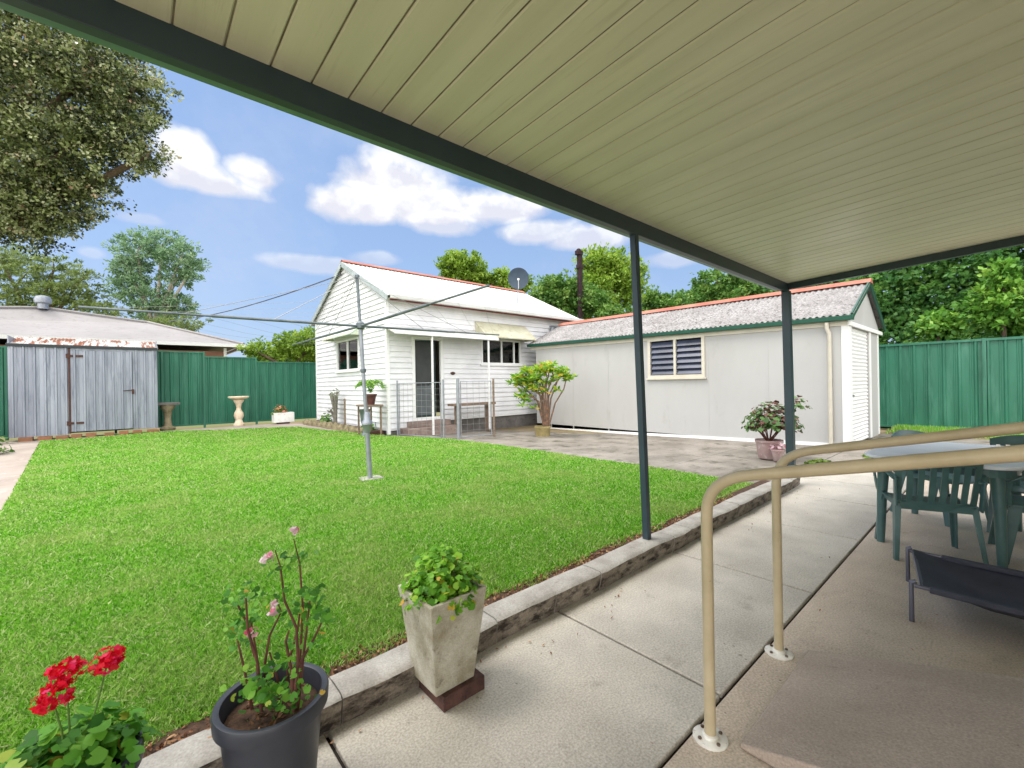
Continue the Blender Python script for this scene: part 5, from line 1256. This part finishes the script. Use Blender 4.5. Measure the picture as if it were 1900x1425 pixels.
# feathery tree behind shed
bl = blobs_px([(30, 530, 70, 50, 0), (100, 500, 55, 28, 1), (150, 520, 34, 26, 0), (0, 480, 60, 30, 2), (70, 560, 70, 24, 1), (170, 560, 40, 18, 1), (120, 545, 50, 20, 0), (330, 600, 50, 14, 2), (200, 575, 40, 14, 1)], 44)
q = PX(60, 700, 44)
tree('feathery_tree', 'wispy olive tree spreading low behind the neighbouring roof', GR, (q.x, q.y, -.27), [([(q.x, q.y, -.27), (q.x + .3, q.y, 4), (q.x, q.y, 7)], .45, .28)], 7, bl, .55, 620, 26, .42, .12, LM['she'], M['bark'], shell=.2, up=.6, flat=.5)
# eucalyptus
bl = blobs_px([(255, 465, 42, 26, 0), (300, 455, 44, 24, 1), (335, 480, 38, 24, 0), (240, 500, 34, 20, 0), (330, 515, 30, 22, 1), (230, 535, 30, 18, 0), (280, 555, 44, 20, 0), (330, 565, 32, 22, 1), (260, 525, 26, 18, 0), (355, 500, 22, 22, 0), (300, 590, 40, 18, 1)], 48)
q = PX(292, 700, 48)
tree('eucalyptus_tree', 'open grey-green gum tree with pale forked trunk above the neighbouring roof', GR, (q.x, q.y, -.27), [([(q.x, q.y, -.27), (q.x + .2, q.y, 5), (q.x - .2, q.y, 8)], .5, .3)], 10, bl, .6, 560, 26, .40, .16, LM['gum'], M['bark_pale'], shell=.35, up=.3)
bl = blobs_px([(470, 650, 20, 18, 0), (500, 655, 30, 16, 1), (550, 640, 34, 26, 0), (580, 640, 30, 26, 0), (530, 660, 40, 20, 1), (620, 650, 50, 40, 2)], 26)
q = PX(540, 705, 26)
tree('bushy_tree', 'bright green bushy tree between the neighbouring house and the cottage', GR, (q.x, q.y, -.27), [([(q.x, q.y, -.27), (q.x, q.y, 1.5), (q.x, q.y, 2.4)], .2, .14)], 5, bl, .35, 460, 30, .2, .12, LM['yellowgreen'], M['bark'], shell=.35)
bl = blobs_px([(850, 490, 30, 20, 0), (872, 500, 28, 24, 0), (835, 498, 20, 18, 0), (925, 515, 22, 14, 1), (885, 520, 30, 20, 1), (960, 530, 30, 14, 1)], 27)
q = PX(870, 700, 27)
tree('round_tree', 'rounded light green tree top showing over the cottage ridge', GR, (q.x, q.y, -.27), [([(q.x, q.y, -.27), (q.x, q.y, 3.5), (q.x, q.y, 6)], .22, .15)], 4, bl, .32, 420, 30, .2, .12, LM['yellowgreen'], M['bark'], shell=.35)
bl = blobs_px([(1110, 490, 36, 30, 0), (1145, 505, 36, 36, 0), (1120, 530, 50, 40, 0), (1165, 540, 36, 34, 0), (1185, 500, 12, 22, 0), (1100, 560, 50, 30, 0)], 25)
q = PX(1130, 700, 25)
tree('tall_tree', 'tall yellow-green loose tree standing behind the garage roof', GR, (q.x, q.y, -.27), [([(q.x, q.y, -.27), (q.x, q.y, 3), (q.x, q.y, 5)], .25, .17)], 6, bl, .34, 620, 30, .2, .11, LM['yellowgreen'], M['bark'], shell=.3)
bl = blobs_px([(1020, 545, 36, 26, 0), (1050, 535, 34, 24, 0), (1080, 560, 40, 30, 0), (1045, 575, 40, 30, 0), (1100, 585, 50, 30, 0), (1010, 570, 36, 26, 1)], 22)
q = PX(1050, 700, 22)
tree('dark_tree', 'darker green rounded tree left of the rusted post behind the cottage', GR, (q.x, q.y, -.27), [([(q.x, q.y, -.27), (q.x, q.y, 2.4), (q.x, q.y, 3.8)], .22, .15)], 5, bl, .32, 560, 30, .17, .11, LM['dense'], M['bark'], shell=.4)
bl = blobs_px([(1230, 575, 40, 22, 0), (1270, 565, 36, 24, 0), (1210, 560, 26, 20, 0), (1300, 560, 30, 20, 0), (1180, 590, 40, 20, 0)], 30)
q = PX(1240, 700, 30)
tree('low_tree', 'low green tree line seen over the middle of the garage ridge', GR, (q.x, q.y, -.27), [([(q.x, q.y, -.27), (q.x, q.y, 2), (q.x, q.y, 3.2)], .2, .14)], 4, bl, .36, 380, 28, .24, .14, LM['dense'], M['bark'], shell=.35)
bl = blobs_px([(1330, 525, 40, 26, 0), (1370, 535, 40, 26, 0), (1400, 530, 40, 30, 1), (1310, 550, 30, 20, 0), (1440, 540, 50, 34, 1), (1340, 560, 50, 24, 0), (1500, 540, 50, 34, 1), (1560, 530, 50, 40, 1)], 20)
q = PX(1390, 700, 20)
tree('leafy_tree', 'mid green leafy tree behind the garage between the patio posts', GR, (q.x, q.y, -.27), [([(q.x, q.y, -.27), (q.x, q.y, 2), (q.x, q.y, 3.4)], .22, .15)], 6, bl, .3, 700, 30, .16, .10, LM['dense'], M['bark'], shell=.4)
# vine-covered thicket over the right fence
vb = []
random.seed(21)
for i in range(54):
    y = 6.0 - i * .26 + random.uniform(-.3, .3); z = random.uniform(.8, 5.6); vb.append((18.3 + random.uniform(-.6, 1.0) + z * .12, y, z, random.uniform(.7, 1.25), random.uniform(.7, 1.25), random.uniform(.6, 1.1)))
for i in range(16): vb.append((18.6, 5 - i * .8, 1.6, 1.1, 1.0, 1.6)); vb.append((19.3, 5 - i * .8, 4.4, 1.3, 1.1, 1.6))
vb += [(19.6, 5 - i * .55, 1.2 + 2.2 * k, .9, 1.0, 1.4) for i in range(22) for k in range(3)]
P, out, cc = crown_points(vb, .28, 5600, 26, .5, .8)
tint = np.clip(cc * .7 + RNG.random(len(P)) * .3, 0, 1)
o = np_mesh('vine_thicket', leaf_faces(P, .155, .115, .4, 0, out), 4, tint, LM['vine'])
tag(o, 'dense vine-covered thicket of dark green leaves rising over the right fence', 'vines', kind='stuff')
for (x, y, w_, h_, lab) in ((1860, 570, 62, 60, 'bright green shrub with large leaves in front of the vines at the right edge'), (1740, 600, 40, 26, 'small yellow-green shrub showing just above the right fence top'), (1862, 510, 18, 26, 'slender light green shoot standing out from the dark vines')):
    bl = blobs_px([(x, y, w_, h_, 0), (x + w_ * .4, y + h_ * .4, w_ * .7, h_ * .6, .2)], 11.9 if x < 1800 else 11.05)
    bl = [(a[0], a[1], a[2], a[3] * .72, a[4] * .72, a[5] * .75) for a in bl]; b0 = bl[0]
    tree('vine_shrub', lab, 'lighter shrubs among the right-hand vines', (b0[0] + .2, b0[1], -.27), [([(b0[0] + .2, b0[1], -.27), (b0[0] + .1, b0[1], b0[2] * .5), (b0[0], b0[1], b0[2] * .9)], .05, .03)], 2, bl, .22, int(40 + w_ * h_ * .03), 20, .15, .10, LM['bright'], M['bark'], shell=.3, cat='shrub')
for x, y in ((1392, 543), (1602, 500), (1600, 530), (1826, 510), (1634, 530)):
    q = PX(x, y, 12.6 if x > 1500 else 15)
print('objects', len(bpy.data.objects))
